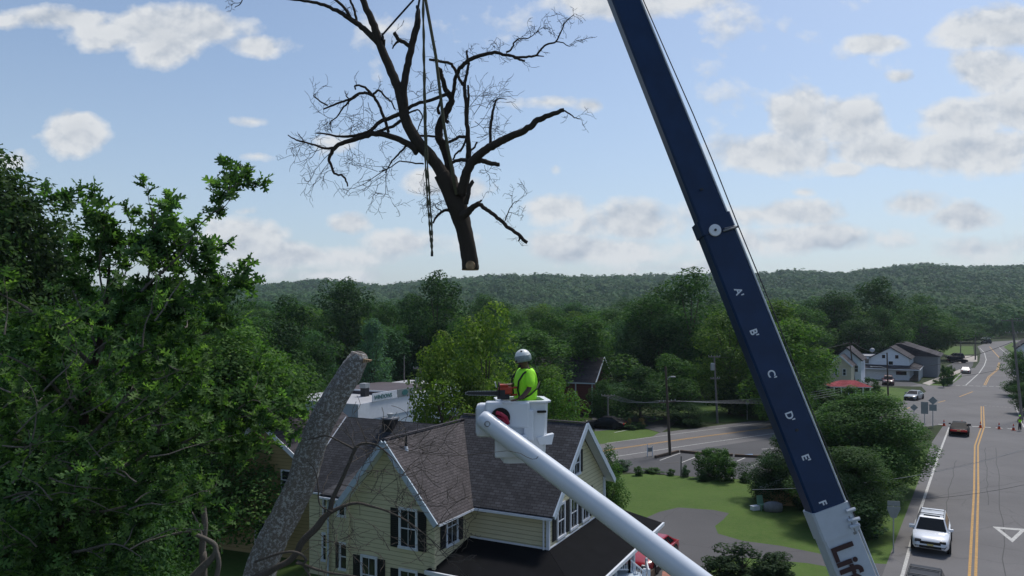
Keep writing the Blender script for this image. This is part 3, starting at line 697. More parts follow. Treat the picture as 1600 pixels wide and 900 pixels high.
def leafy_limb(mb, lv, rng, pl, every, seclen, leaf, dens, twl=.42):
    pts = [w3(x, y, Y) for x, y, Y, r_ in pl]; rad = [r_ for *_, r_ in pl]
    SP = spline([np.append(p, r_) for p, r_ in zip(pts, rad)], 5)
    mb.tube([tuple(p[:3]) for p in SP], [max(.003, p[3]) for p in SP], 7, cap=False)
    acc_ = 0
    for i in range(1, len(SP)):
        seg = SP[i][:3]-SP[i-1][:3]; L = np.linalg.norm(seg); acc_ += L
        while acc_ > every:
            acc_ -= every; b = SP[i][:3]-seg*rng.random()
            d = unit(rng.normal(size=3)*np.array([1, .9, .8])+unit(seg)*.8)
            sl_ = seclen*(.5+rng.random()*.8); q = [b]; dd = d
            for j in range(4): dd = unit(dd+rng.normal(size=3)*.25+np.array([0, 0, .12])); q.append(q[-1]+dd*sl_/4)
            mb.tube([tuple(p) for p in q], [.010, .008, .006, .005, .003], 5, cap=False)
            for j in range(1, 5):
                for _ in range(1 if j < 4 else 2):
                    d2 = unit(dd*.6+rng.normal(size=3)*.8); twig_cluster(mb, lv, q[j], d2, twl*(.6+.8*rng.random()), rng, leaf, dens)
    dd = unit(SP[-1][:3]-SP[-2][:3]); twig_cluster(mb, lv, SP[-1][:3], dd, twl, rng, leaf, dens)
rgo = np.random.default_rng(21)
oak = thing('oak_sapling', 'near young oak with lobed leaves filling the left foreground', 'tree', tuple(W(100, 900, 11))[:2]+(0,), world=True)
bm_, lv = MB(), Leaves(1)
tb = spline([np.append(w3(x, y, Y), r_) for x, y, Y, r_ in ((60, 1800, 10.6, .12), (66, 1300, 10.8, .11), (70, 905, 11, .10), (88, 830, 11, .095), (122, 756, 11, .085), (127, 697, 11, .08), (135, 604, 11, .07), (150, 560, 11, .05), (165, 480, 11.2, .03), (172, 400, 11.3, .015))], 5)
MB_t = MB().tube([tuple(p[:3]) for p in tb], [max(.01, p[3]) for p in tb], 10)
MB_t.build('trunk', 'bark_dark', oak, smooth=True)
top_limbs = [
 [(150, 560, 11, .035), (190, 495, 11, .028), (228, 448, 10.8, .02), (280, 400, 10.7, .014), (310, 355, 10.6, .01), (344, 320, 10.6, .007), (358, 292, 10.6, .004)],
 [(228, 448, 10.8, .018), (238, 400, 11, .012), (240, 350, 11, .009), (232, 312, 11, .005)],
 [(165, 480, 11.2, .02), (155, 420, 11.2, .012), (158, 372, 11.1, .008), (145, 325, 11, .005)],
 [(228, 448, 10.8, .015), (262, 420, 11.2, .01), (300, 402, 11.3, .007), (328, 388, 11.3, .004)],
 [(165, 480, 11.2, .015), (195, 430, 11.4, .01), (200, 390, 11.4, .007), (205, 350, 11.4, .004)],
 [(190, 495, 11, .015), (270, 470, 10.9, .01), (330, 455, 10.8, .006), (366, 432, 10.8, .004)],
 [(180, 520, 11, .015), (215, 500, 10.6, .01), (262, 480, 10.4, .006), (300, 455, 10.4, .004)],
 [(280, 400, 10.7, .012), (300, 420, 10.5, .008), (310, 440, 10.5, .005)],
 [(150, 540, 11, .02), (125, 480, 11.2, .012), (110, 440, 11.3, .007), (118, 405, 11.3, .004)],
]
for pl in top_limbs: leafy_limb(bm_, lv, rgo, pl, .48, .42, .19, 5, .30)
low_limbs = [
 [(143, 570, 11, .035), (90, 520, 10.6, .025), (40, 480, 10.4, .015), (0, 460, 10.4, .006)],
 [(135, 604, 11, .03), (180, 570, 10.7, .02), (250, 540, 10.4, .014), (330, 520, 10.3, .006)],
 [(130, 660, 11, .03), (80, 600, 10.5, .02), (20, 560, 10.2, .012), (-40, 545, 10.2, .006)],
 [(125, 700, 11, .03), (180, 640, 11, .025), (230, 590, 11, .015), (300, 570, 11, .006)],
 [(122, 756, 11, .045), (148, 750, 10.9, .04), (195, 728, 10.8, .034), (224, 710, 10.7, .03), (243, 680, 10.6, .022), (253, 655, 10.5, .015), (262, 600, 10.5, .008)],
 [(224, 710, 10.7, .025), (290, 690, 10.5, .018), (340, 660, 10.3, .012), (385, 650, 10.2, .006)],
 [(243, 680, 10.6, .02), (290, 655, 10.6, .014), (325, 680, 10.5, .008), (350, 690, 10.5, .004)],
 [(120, 740, 11, .03), (60, 700, 10.6, .02), (0, 680, 10.4, .012), (-50, 670, 10.4, .006)],
 [(105, 790, 11, .03), (150, 800, 10.5, .02), (200, 790, 10.3, .014), (240, 780, 10.2, .006)],
 [(100, 800, 11, .03), (50, 770, 10.5, .02), (0, 780, 10.2, .01), (-50, 790, 10, .006)],
 [(75, 870, 11, .03), (130, 860, 10.2, .02), (180, 850, 9.9, .012), (220, 870, 9.8, .006)],
 [(75, 880, 11, .03), (40, 850, 10.2, .02), (0, 860, 10, .012), (-40, 890, 10, .006)],
 [(70, 905, 11, .03), (130, 930, 10, .02), (180, 930, 9.8, .012), (225, 930, 9.8, .006)],
 [(135, 620, 11, .03), (150, 600, 12, .02), (220, 560, 13, .012), (290, 600, 13.2, .006)],
 [(135, 620, 11, .03), (90, 640, 12, .02), (40, 620, 13, .012), (0, 640, 13.2, .006)],
 [(125, 720, 11, .03), (190, 740, 12, .02), (225, 755, 12.4, .012), (265, 740, 12.4, .006)],
 [(350, 660, 10.3, .012), (395, 625, 10.4, .008), (430, 650, 10.4, .005)],
]
lv2 = Leaves(2)
for pl in low_limbs: leafy_limb(bm_, lv2, rgo, pl, .36, .60, .165, 6, .38)
for i in range(46):
    x, y = rgo.uniform(-10, 290), rgo.uniform(500, 860); Yt = rgo.uniform(9.0, 9.9); d = unit(np.array([rgo.normal()+.6, rgo.normal()*.3, abs(rgo.normal())*.6]))
    q = [w3(x, y, Yt)]; L_ = rgo.uniform(.5, 1.3)
    for j in range(6): d = unit(d+rgo.normal(size=3)*.22); q.append(q[-1]+d*L_/6)
    bm_.tube([tuple(p) for p in q], [.011, .010, .008, .007, .005, .004, .003], 5, cap=False); twig_cluster(bm_, lv2, q[-1], d, .3, rgo, .16, 5); twig_cluster(bm_, lv2, q[3], unit(d+rgo.normal(size=3)*.7), .25, rgo, .15, 4)
bm_.build('branches', 'bark_pale', oak)
for L_, nm_, tn in ((lv, 'top_leaves', (.080, .155, .060)), (lv2, 'leaves', (.095, .175, .065))):
    me = L_.mesh(nm_, 'oak_leaves'); off = np.array(oak.location)
    co = np.empty(len(me.vertices)*3, dtype=np.float32); me.vertices.foreach_get('co', co); co = (co.reshape(-1, 3)-off).astype(np.float32); me.vertices.foreach_set('co', co.ravel())
    o = bpy.data.objects.new(nm_, me); COL.objects.link(o); o.parent = oak; o.color = tn+(1,); print(nm_, len(L_.P))

# pale dead snag between the oak and the broken trunk
sn = thing('dead_snag', 'pale bare crooked dead stem left of the broken trunk', 'dead tree', tuple(W(330, 900, 11.6))[:2]+(0,), world=True)
RS = 1.0
def px_tube(mb, pl, Y, n=8, cap=True, jit=0.0, rng=None, sc=None):
    out = []; 
    for i, q in enumerate(pl):
        x, y, r_ = q[:3]; yo = q[3] if len(q) > 3 else 0
        out.append(np.append(w3(x, y, Y+yo), r_/F*(Y+yo)*RS))
    SP = spline(out, 4) if len(out) > 2 else out
    if jit and rng is not None:
        for p in SP[1:-1]: p[:3] += rng.normal(size=3)*jit
    mb.tube([tuple(p[:3]) for p in SP], [max(.0015, p[3]) for p in SP], n, cap=cap); return SP
m_ = MB()
px_tube(m_, [(300, 1700, 9), (310, 1200, 8), (318, 900, 6), (316, 860, 5.5), (320, 820, 5), (318, 790, 4.5), (326, 768, 4)], 11.6)
m_.build('stem', 'bark_pale', sn, smooth=True)
m_ = MB()
px_tube(m_, [(300, 905, 7), (318, 885, 6), (334, 868, 4.5), (336, 852, 4), (322, 842, 3.5), (308, 836, 3), (296, 830, 2), (250, 840, 1.5), (195, 858, 1)], 11.4)
px_tube(m_, [(336, 855, 4), (342, 880, 4), (337, 915, 4), (336, 1000, 3)], 11.4)
px_tube(m_, [(316, 845, 3), (310, 820, 2), (300, 800, 1)], 11.5)
m_.build('side_branch', 'bark_pale', sn, smooth=True)

# ================================================================== broken leaning trunk
st = thing('broken_trunk', 'thick leaning lichen covered trunk cut off at the top, in front of the house', 'tree trunk', tuple(W(330, 900, 12.6))[:2]+(0,), world=True)
rgs = np.random.default_rng(5)
def gnarly(mb, pl, Y, n=28, amp=.09, seed=0, sub=6):
    out = [np.append(w3(x, y, Y+(q[0] if q else 0)), r_/F*Y) for x, y, r_, *q in pl]; SP = spline(out, sub)
    start = len(mb.v); mb.tube([tuple(p[:3]) for p in SP], [p[3] for p in SP], n)
    rr = random.Random(seed); ph = [rr.random()*6.28 for _ in range(8)]
    for i, p in enumerate(SP):
        c = Vector(p[:3])
        for k in range(n):
            a = 2*math.pi*k/n; j = start+i*n+k
            s_ = 1+amp*(.5*math.sin(3*a+ph[0]+i*.23)+.35*math.sin(5*a+ph[1]-i*.31)+.3*math.sin(9*a+ph[2]+i*.7)+.25*math.sin(14*a+ph[3]-i*1.1))
            mb.v[j] = tuple(c+(Vector(mb.v[j])-c)*s_)
    return SP
m_ = MB()
SPt = gnarly(m_, [(330, 1750, 36), (340, 1400, 31), (365, 1080, 27), (405, 905, 24), (424, 850, 22.5), (447, 800, 22), (472, 750, 22), (488, 700, 21), (502, 660, 20), (521, 625, 19.5), (543, 590, 18), (557, 566, 16), (562, 554, 12.5), (563, 551, 8)], 12.6, 32, .10, 3, 7)
m_.build('trunk', 'bark_lichen', st, smooth=True)
RS = .62
tipd = Vector(SPt[-1][:3])-Vector(SPt[-4][:3]); tipd.normalize()
cM = frame(Vector(SPt[-1][:3])+tipd*.004, tipd.orthogonal().normalized(), tipd.cross(tipd.orthogonal().normalized()), tipd)
MB().lathe([(.075, -.01), (.07, .012), (.01, .02)], 24, cM).build('cut_face', 'bark_pale', st)
MB().prism([tuple(w3(566, 567, 12.35)), tuple(w3(577, 566, 12.35)), tuple(w3(580, 563, 12.35)), tuple(w3(568, 561, 12.35))], (0, .12, 0)).build('splinter', 'cut_wood', st)
m_ = MB()
px_tube(m_, [(330, 1000, 18), (385, 915, 11), (410, 900, 9), (433, 886, 8), (451, 877, 8), (464, 863, 8), (470, 850, 8.5), (480, 838, 9), (494, 825, 9), (506, 809, 8), (515, 799, 6.5), (520, 779, 6), (531, 756, 5), (545, 725, 4.5), (556, 700, 4), (566, 693, 3), (584, 694, 2.4), (598, 702, 1.8), (614, 716, 1.2)], 12.0, 10)
px_tube(m_, [(510, 804, 6), (536, 791, 4.5), (558, 786, 3.8), (580, 791, 3.2), (600, 797, 2.6), (625, 808, 2.0), (647, 822, 1.7), (672, 842, 1.3), (700, 868, .8)], 12.0)
px_tube(m_, [(398, 878, 3), (415, 872, 3.2), (435, 865, 3.2), (456, 862, 3.4), (470, 866, 3.4), (478, 874, 3.4), (474, 881, 3), (462, 880, 3)], 11.7)
px_tube(m_, [(464, 878, 5), (474, 882, 4), (496, 890, 3.4), (520, 896, 3), (545, 899, 2.4), (580, 905, 1)], 11.8)
px_tube(m_, [(474, 882, 4), (484, 900, 3), (500, 930, 2)], 11.8)
px_tube(m_, [(554, 702, 3), (535, 692, 2.3), (511, 681, 2), (495, 684, 1.8), (477, 688, 1.2)], 12.0)
px_tube(m_, [(520, 800, 2.4), (500, 789, 2), (497, 760, 1.8), (492, 735, 1.4), (480, 720, .9)], 11.9)
m_.build('limb', 'bark_branch', st, smooth=True)
def spray(mb, start, d, length, r0, rng, depth, planar=.5, spread=.55, n=5):
    pts = [np.array(start, float)]; dd = unit(np.array(d, float))
    for i in range(n):
        dd = unit(dd+rng.normal(size=3)*np.array([.28, .28*planar, .28])); pts.append(pts[-1]+dd*length/n)
    mb.tube([tuple(p) for p in pts], [max(.0046, r0*(1-.75*i/n)) for i in range(n+1)], 4, cap=False)
    if depth > 0:
        for i in range(1, n+1):
            if rng.random() < .85:
                sd = unit(dd+rng.normal(size=3)*np.array([spread*1.6, planar, spread*1.6])); spray(mb, pts[i], sd, length*(.38+.3*rng.random()), max(.0036, r0*.6), rng, depth-1, planar, spread, 4)
m_ = MB()
RS = 1.0
for (x, y, dx, dz, L, dp) in ((545, 789, .4, .5, 1.1, 2), (575, 790, .5, .6, 1.3, 2), (600, 797, .8, .2, 1.1, 2), (625, 808, .5, -.7, .8, 2), (647, 822, .7, .1, .9, 2), (672, 842, .6, -.6, .8, 2), (696, 866, 1, -.1, .7, 2), (520, 832, .5, .1, .9, 2), (540, 790, .3, -.7, .9, 2), (500, 835, .7, -.5, .9, 2), (584, 694, .8, -.1, 1.6, 2), (566, 693, .6, -.4, 1.3, 2), (545, 725, .6, .1, 1.2, 2), (556, 700, -.4, .8, .8, 1), (600, 704, .7, -.7, 1.1, 2), (531, 756, .6, -.2, .9, 1), (470, 866, .6, .3, .8, 1), (520, 896, .6, .3, .9, 1), (480, 838, .7, -.1, .8, 1), (614, 716, .8, -.9, 1.0, 2), (574, 693, -.2, 1, .7, 1)):
    spray(m_, w3(x, y, 12.0), (dx, rgs.normal()*.3, dz), L, .007, rgs, dp)
m_.build('twigs', 'bark_branch', st)

# ================================================================== hanging tree top
hang = thing('hanging_tree_top', 'bare dead tree top hanging from crane straps against the sky', 'tree', tuple(w3(735, 422, 20)), world=True)
Hrng = np.random.default_rng(9)
YH = 20.0
m_ = MB()
tr = gnarly(m_, [(734.5, 421, 13.4), (734, 405, 12.8), (730, 380, 12.4), (724, 355, 12.6), (718, 335, 14.5), (713, 318, 15.5), (703, 296, 13.5), (690, 272, 12.5)], YH, 22, .08, 5, 6)
m_.build('trunk', 'bark_dark', hang, smooth=True)
d0 = Vector((0, 0, -1))
MB().lathe([(.232, 0), (.225, -.01), (.01, -.014)], 24, Matrix.Translation(Vector(w3(734.6, 421.5, YH)))).build('cut_face', 'cut_wood', hang)
MB().lathe([(.13, 0), (.12, .02), (.01, .03)], 20, frame(w3(735, 415, YH-.225), (1, 0, 0), (0, 0, 1), (0, -1, 0))).build('saw_notch', 'cut_wood', hang)
LIMBS = [
 [(704, 300, 14), (690, 270, 12.5), (672, 244, 11.5), (650, 218, 11.5), (634, 188, 10.5), (627, 155, 9.5), (615, 120, 9), (603, 92, 8.5), (592, 66, 8), (584, 40, 7.5), (573, 15, 6.5), (558, -25, 5.5)],
 [(592, 68, 6.5), (578, 54, 6), (565, 42, 5.5), (549, 31, 5), (535, 21, 4.4), (520, 14, 3.6), (501, 6, 3.2), (475, 1, 2.6), (446, -2, 2.2), (420, -12, 1.8), (395, -14, 1.4), (381, -6, 1.1), (376, 5, .9), (367, 12, .6)],
 [(549, 31, 4), (538, 12, 3), (520, -4, 2.5), (505, -20, 2)], [(558, 36, 3), (554, 18, 2.5), (547, -2, 2.3), (543, -30, 2)],
 [(632, 175, 9), (630, 150, 8), (634, 118, 7), (639, 92, 6.8), (644, 68, 6.5), (651, 42, 6.5), (653, 22, 5), (652, 9, 2.5)],
 [(642, 74, 4.2), (632, 66, 4), (623, 62, 4), (618, 54, 3.8), (616, 51, 3.2)], [(624, 64, 2.5), (618, 68, 2), (613, 76, 1.2)],
 [(652, 238, 7), (641, 227, 6.5), (619, 216, 5.8), (593, 209, 5.5), (575, 211, 5), (560, 216, 4.8), (534, 224, 4.2), (520, 235, 4), (514, 247, 3), (517, 256, 2.6), (523, 271, 2.3), (535, 274, 2.1), (541, 283, 1.8), (543, 291, 1.4)],
 [(525, 230, 2.8), (510, 232, 2.4), (498, 229, 2.1), (476, 222, 1.7), (463, 219, 1.5), (450, 211, 1)], [(476, 222, 1.4), (470, 214, 1), (466, 209, .8)],
 [(626, 178, 4.2), (610, 184, 4), (593, 191, 3.8), (580, 203, 3.4), (567, 209, 3.2), (548, 213, 2.8), (530, 213, 2.2), (512, 210, 1.8), (494, 208, 1.2)],
 [(626, 188, 3.5), (615, 197, 3.2), (600, 202, 3), (585, 208, 2.8)],
 [(607, 207, 3.2), (603, 192, 3.2), (597, 176, 3.2), (591, 162, 3), (582, 149, 3), (573, 139, 2.4), (563, 134, 2), (555, 134, 1.8), (556, 140, 1.5)],
 [(582, 149, 2.6), (570, 145, 2.6), (560, 147, 2.6), (546, 155, 2.2), (534, 159, 2.1), (518, 165, 1.9), (505, 171, 1.4)], [(512, 165, 1.6), (500, 158, 1.4), (490, 150, 1.2), (493, 147, .8)],
 [(560, 148, 2), (546, 158, 1.8), (535, 170, 1.6), (528, 181, 1.3), (518, 189, 1.2), (514, 195, .8)], [(517, 190, 1), (516, 200, .8), (518, 205, .6)], [(546, 156, 1.4), (541, 149, 1.2), (539, 142, .8)],
 [(582, 149, 2.4), (588, 143, 2.2), (594, 142, 2), (603, 152, 1.7), (611, 159, 1.5), (618, 171, 1.4)],
 [(632, 172, 4), (645, 165, 3.8), (658, 160, 3.6), (675, 156, 3.6), (697, 147, 4), (703, 143, 4)],
 [(722, 312, 11, .2), (714, 297, 10, .3), (706, 280, 9.5, .4), (700, 252, 8.5, .4), (693, 230, 8, .4), (686, 215, 8, .4), (686, 200, 8.2, .4), (692, 184, 8, .4), (700, 168, 7.5, .4), (706, 158, 6, .4), (702, 148, 5.5, .4), (696, 140, 5, .4), (692, 124, 4.6, .3), (688, 112, 4.2, .3), (684, 106, 3.6, .3)],
 [(705, 160, 4.5, .4), (709, 140, 4, .3), (711, 124, 4, .2), (718, 108, 4, .1), (726, 100, 4.2), (736, 92, 4.2), (755, 86, 3.8), (773, 82, 3.5), (786, 85, 3), (798, 87, 2.8), (812, 93, 2.2), (820, 96, 1.8)],
 [(790, 85, 2.6), (806, 89, 2.4), (822, 89, 2.3), (838, 86, 2.1), (846, 76, 1.9), (855, 69, 1.8), (868, 65, 1.6), (877, 48, 1.3), (884, 34, 1), (895, 24, .6)], [(838, 87, 1.4), (850, 88, .8)],
 [(868, 65, 1.2), (880, 67, 1), (890, 72, .8), (900, 66, .5)], [(791, 82, 2), (799, 77, 1.8), (804, 66, 1.6), (814, 60, 1.3), (827, 59, 1), (838, 50, .7), (845, 40, .5)],
 [(671, 93, 2.4, .1), (688, 96, 2.6), (703, 99, 2.8), (710, 108, 3), (716, 120, 3)], [(712, 112, 3), (718, 124, 3), (724, 133, 3.5)],
 [(729, 79, 1.8), (731, 92, 2.2), (732, 106, 2.6), (728, 122, 3), (725, 133, 3.5), (728, 155, 3.8), (729, 183, 4.2), (731, 205, 4.4), (732, 225, 5), (732, 250, 6), (730, 275, 7.5), (723, 298, 9), (717, 318, 10)],
 [(731, 133, 2), (732, 150, 2.5), (731, 170, 2.8), (729, 186, 3)],
 [(720, 305, 9, -.2), (724, 285, 9, -.3), (731, 264, 9, -.4), (743, 247, 8.5, -.5), (760, 233, 8, -.6), (776, 224, 7.8, -.7), (790, 217, 7.6, -.7), (802, 211, 7.2, -.8), (816, 206, 6.8, -.8), (828, 198, 6.4, -.9), (840, 188, 6, -.9), (858, 180, 5, -1), (881, 172, 4, -1)],
 [(881, 173, 1.6, -1), (890, 178, 1.4, -1), (898, 184, 1.1, -1), (907, 186, .8, -1)],
 [(766, 224, 3, -.6), (766, 205, 3, -.6), (768, 185, 3, -.6), (771, 170, 2.5, -.6), (776, 155, 1.6, -.6)], [(770, 160, 1.2, -.6), (780, 154, 1, -.6), (792, 155, .6, -.6)],
 [(740, 255, 5, -.4), (752, 250, 5, -.5), (764, 255, 4.6, -.6), (780, 257, 4, -.7)], [(706, 254, 3, .3), (720, 250, 3.6), (735, 252, 4.2, -.2)],
 [(728, 318, 5, -.2), (732, 305, 4.6, -.3), (733, 293, 4.4, -.3), (740, 283, 3.8, -.3)],
 [(722, 338, 9, -.2), (732, 330, 7, -.3), (742, 322, 5.5, -.4), (749, 319, 4.5, -.5), (758, 326, 4, -.5), (771, 335, 3.8, -.6), (783, 345, 3.7, -.6), (792, 354, 3.6, -.6), (804, 362, 3.5, -.7), (812, 368, 3.5, -.7), (824, 379, 3.4, -.7)],
 [(740, 324, 3, -.4), (746, 318, 2.6, -.4), (753, 313, 2, -.4)], [(810, 366, 2, -.7), (812, 373, 1.8, -.7), (810, 377, 1.2, -.7)],
 [(789, 345, 1.2, -.6), (793, 335, 1.1, -.6), (799, 322, .9, -.6), (805, 315, .7, -.6), (815, 314, .4, -.6)],
 [(707, 330, 3.4, .2), (698, 328, 3, .2), (689, 332, 2.6, .2), (681, 340, 2.2, .2), (677, 349, 1.6, .2)], [(690, 330, 1.4, .2), (680, 322, 1, .2), (690, 314, .6, .2)],
 [(635, 228, 2.2), (625, 238, 1.9), (615, 249, 1.6), (608, 259, 1.3), (602, 270, 1)], [(662, 256, 1.6), (645, 255, 1.4), (625, 252, 1.2), (610, 262, 1), (592, 268, .8)],
 [(604, 264, 1), (603, 282, .8), (602, 302, .6), (596, 312, .4)], [(604, 264, 1), (590, 273, .8), (572, 285, .6), (553, 294, .5)],
 [(686, 215, 3, .4), (696, 222, 3, .3), (706, 220, 3), (718, 214, 3.2), (730, 214, 3)], [(730, 214, 2.4), (722, 232, 2.4), (712, 240, 2), (708, 250, 1.8)],
 [(632, 180, 2), (652, 172, 1.6), (660, 182, 1.4), (655, 195, 1.2), (652, 205, .9)],
 [(686, 178, 3.4, .4), (684, 170, 2.8, .4), (688, 160, 2.4, .4), (690, 150, 2, .4)], [(697, 192, 4, .4), (700, 188, 4, .4)],
 [(650, 212, 2.2), (670, 212, 2.2), (688, 214, 2.2)], [(732, 235, 2.4), (740, 232, 2), (746, 222, 1.6)],
 [(597, 70, 3.5), (598, 60, 3), (597, 52, 2)], [(600, 72, 2.6), (601, 62, 2)],
]
m_ = MB(); tw = MB(); RS = .80
for pl in LIMBS:
    thin = max(q[2] for q in pl) < 5
    SP = px_tube(m_, pl, YH, 9 if not thin else 6, jit=.006 if thin else .008, rng=Hrng)
    r0p = pl[-1][2]
    if thin:                                     # bare side twigs
        for i in range(3, len(SP), 3):
            if Hrng.random() < .55:
                d = unit(np.array(SP[i][:3])-np.array(SP[i-1][:3])); sd = unit(d*.5+Hrng.normal(size=3)*np.array([.9, .4, .9]))
                spray(tw, SP[i][:3], sd, .18+.28*Hrng.random(), .005, Hrng, 1, .4)
# twiggy sprays copied from where they show in the photo
SPR = [(515, 240, -.9, -.5, .9), (505, 232, -.9, -.3, .8), (498, 229, -.8, -.8, .8), (480, 222, -.8, -.4, .5), (523, 262, -.6, -.9, .5), (516, 250, -.9, -.7, .9), (602, 272, -.9, -.5, .9), (608, 260, -.8, -.7, .9), (596, 285, -.8, -.6, .6), (604, 290, .1, -.9, .6), (580, 280, -.9, -.4, .6),
 (590, 268, -1, -.1, .7), (610, 255, -.5, .7, .5), (884, 34, .6, .7, .35), (877, 48, .1, .9, .35), (868, 60, -.2, .9, .4), (890, 70, .8, .2, .3), (838, 52, .6, .7, .35), (828, 58, .3, .8, .35), (760, 84, .1, .9, .4), (745, 90, -.1, .9, .4), (780, 82, .1, .9, .3), (805, 318, .2, .9, .5), (795, 332, .9, .2, .45), (800, 325, .8, .7, .4),
 (740, 180, .6, .6, .9), (735, 165, .8, .4, .8), (735, 200, .8, .5, .9), (745, 215, .7, .6, .8), (735, 150, .8, .2, .7), (742, 190, .9, -.2, .7), (730, 230, -.6, .5, .6), (715, 215, -.7, .6, .5), (760, 170, .3, .7, .6), (755, 200, .9, .1, .6), (690, 322, -.8, .5, .5), (700, 320, -.4, .9, .5), (680, 320, -.9, .2, .4), (735, 240, -.2, -.9, .5),
 (650, 205, -.6, -.5, .5), (655, 150, -.7, .4, .6), (665, 158, .2, -.9, .6), (670, 145, .3, .8, .6), (565, 150, .3, -.9, .8), (575, 160, -.2, -.9, .7), (545, 160, -.3, -.8, .5), (520, 185, -.8, -.1, .5), (512, 190, -.5, -.7, .4), (560, 215, -.4, .6, .5), (535, 222, -.5, .6, .5), (545, 225, .1, -.9, .5), (548, 212, .3, .8, .5), (673, 300, -.5, -.9, .6), (665, 260, -.2, -.9, .8), (770, 255, .3, -.9, .4), (757, 258, .1, -.9, .5), (720, 120, .8, .5, .5), (700, 110, -.3, .7, .5), (685, 140, -.8, .3, .5), (380, -4, -.7, .2, .4), (376, 4, -.9, -.2, .3), (705, 305, -.7, .2, .5)]
for (x, y, dx, dz, L) in SPR: spray(tw, w3(x, y, YH+Hrng.normal()*.15), (dx, Hrng.normal()*.25, dz), L*1.1, .010, Hrng, 2, .35, .6, 5)
m_.build('limbs', 'bark_dark', hang, smooth=True)
tw.build('twigs', 'bark_dark', hang)

# ================================================================== slings and hook
HOOK = w3(660, -60, 20)
hk = thing('hook_block', 'crane hook block above the hanging tree top', 'crane hook', tuple(HOOK), world=True)
MB().box(HOOK[0]-.16, HOOK[0]+.16, HOOK[1]-.12, HOOK[1]+.12, HOOK[2]+.35, HOOK[2]+.95, bev=.03).build('block', 'crane_blue', hk)
MB().tube([(HOOK[0], HOOK[1], HOOK[2]+.35), (HOOK[0], HOOK[1], HOOK[2]+.2), (HOOK[0]-.1, HOOK[1], HOOK[2]+.1), (HOOK[0]-.05, HOOK[1], HOOK[2]-.02), (HOOK[0]+.08, HOOK[1], HOOK[2]-.02), (HOOK[0]+.12, HOOK[1], HOOK[2]+.08)], .035, 8).build('hook', 'dark_steel', hk)
def sling(name, label, pts, r_, m, flat_=1.0):
    o = thing(name, label, 'sling', tuple(w3(pts[0][0], pts[0][1], YH+pts[0][2])), world=True)
    mb = MB(); mb.tube([tuple(w3(x, y, YH+dy)) for x, y, dy in pts], r_, 8); mb.build('strap', m, o, smooth=True); return o
def twin(name, label, pts, gap):
    o = thing(name, label, 'sling', tuple(w3(pts[0][0], pts[0][1], YH-.45)), world=True)
    for s_ in (-1, 1):
        P = []
        for i in range(len(pts)-1):
            for k in range(14):
                t = k/14; x = pts[i][0]*(1-t)+pts[i+1][0]*t; y = pts[i][1]*(1-t)+pts[i+1][1]*t; g_ = pts[i][2]*(1-t)+pts[i+1][2]*t
                P.append(w3(x+s_*(g_+.25*math.sin(y*.11+s_)), y, YH-.45+.01*math.sin(y*.4+s_*2)))
        P.append(w3(pts[-1][0], pts[-1][1], YH-.45))
        MB().tube([tuple(p) for p in P], [.026+.007*math.sin(i*1.25) for i in range(len(P))], 7).build('strand', 'strap_green', o, smooth=True)
    e = w3(*pts[-1][:2], YH-.45); MB().tube([e+np.array([0, 0, .06]), e-np.array([0, 0, .06])], .035, 8).build('end_loop', 'rope_black', o)
    return o
twin('lifting_sling', 'long twin strap hanging free left of the trunk, ending below the branches', [(660, -60, .2), (661, 0, .3), (662.6, 100, .6), (664, 183, 1), (667, 271, 1.6), (671, 331, 1.8), (674, 370, 1.4), (675, 397, 0)], 1)
sling('lifting_sling', 'thick strap running from the hook down to the trunk fork', [(661, -60, 0), (665, 0, -.35), (681, 88, -.5), (694, 198, -.3), (703, 249, -.2), (713, 304, -.32)], .042, 'strap_green')
sling('choker_rope', 'black rope from the hook to the left leader of the hanging tree', [(659, -60, 0), (646, 0, 0), (620, 29, 0), (598, 54, -.1), (596, 62, -.12)], .028, 'rope_black')
sling('choker_rope', 'short black rope tied to the broken upright stub of the hanging tree', [(659, -60, 0), (656, -4, 0), (652, 20, -.12), (651, 40, -.13)], .03, 'rope_black')

# ================================================================== crane boom
P1 = Vector(w3(1331, 900, 19.0)); P2 = Vector(w3(972.5, 0, 21.0)); ax = (P2-P1).normalized()
base = P1-ax*(P1.z/ax.z)
cr = thing('crane_boom', 'dark blue telescopic crane boom with white base section rising across the picture', 'crane', tuple(base), world=True)
bw = Vector((1, 0, 0)); bw = (bw-ax*bw.dot(ax)).normalized(); bn = ax.cross(bw); bn = bn if bn.y < 0 else -bn     # bn faces the viewer
def at_y(py, off=0):                # distance along the boom where its axis crosses a photo row
    lo, hi = -40.0, 60.0
    for _ in range(50):
        md = (lo+hi)/2; p = P1+ax*md
        if HY-(p.z-H)*F/p.y > py: lo = md
        else: hi = md
    return lo
def boom_sec(name, s0, s1, w0, w1, dep, m, sh=0.0):
    rings = []
    for s_, w_ in ((s0, w0), (s1, w1)):
        c = P1+ax*s_+bw*sh; a = w_/2; d = dep/2; b = .05
        poly = [(-a+b, d), (-a, d-b), (-a, -d+.2), (-a+.16, -d), (a-b, -d), (a, -d+b), (a, d-b), (a-b, d)]
        rings.append([tuple(c+bw*x+bn*y) for x, y in poly])
    return MB().loft(rings).build(name, m, cr)
sB, sC, sT = at_y(790), at_y(362), at_y(-1000)
s0 = (base-P1).length*-1
boom_sec('base_section', s0, sB-.75, .97, .95, .80, 'crane_white')
boom_sec('base_collar', sB-.75, sB, 1.0, 1.0, .84, 'crane_white')
boom_sec('middle_section', sB, sC, .90, .88, .74, 'crane_blue', -.01)
boom_sec('section_collar', sC-.05, sC+.35, .95, .95, .80, 'crane_blue', -.01)
boom_sec('upper_section', sC+.35, sT, .82, .56, .62, 'crane_blue')
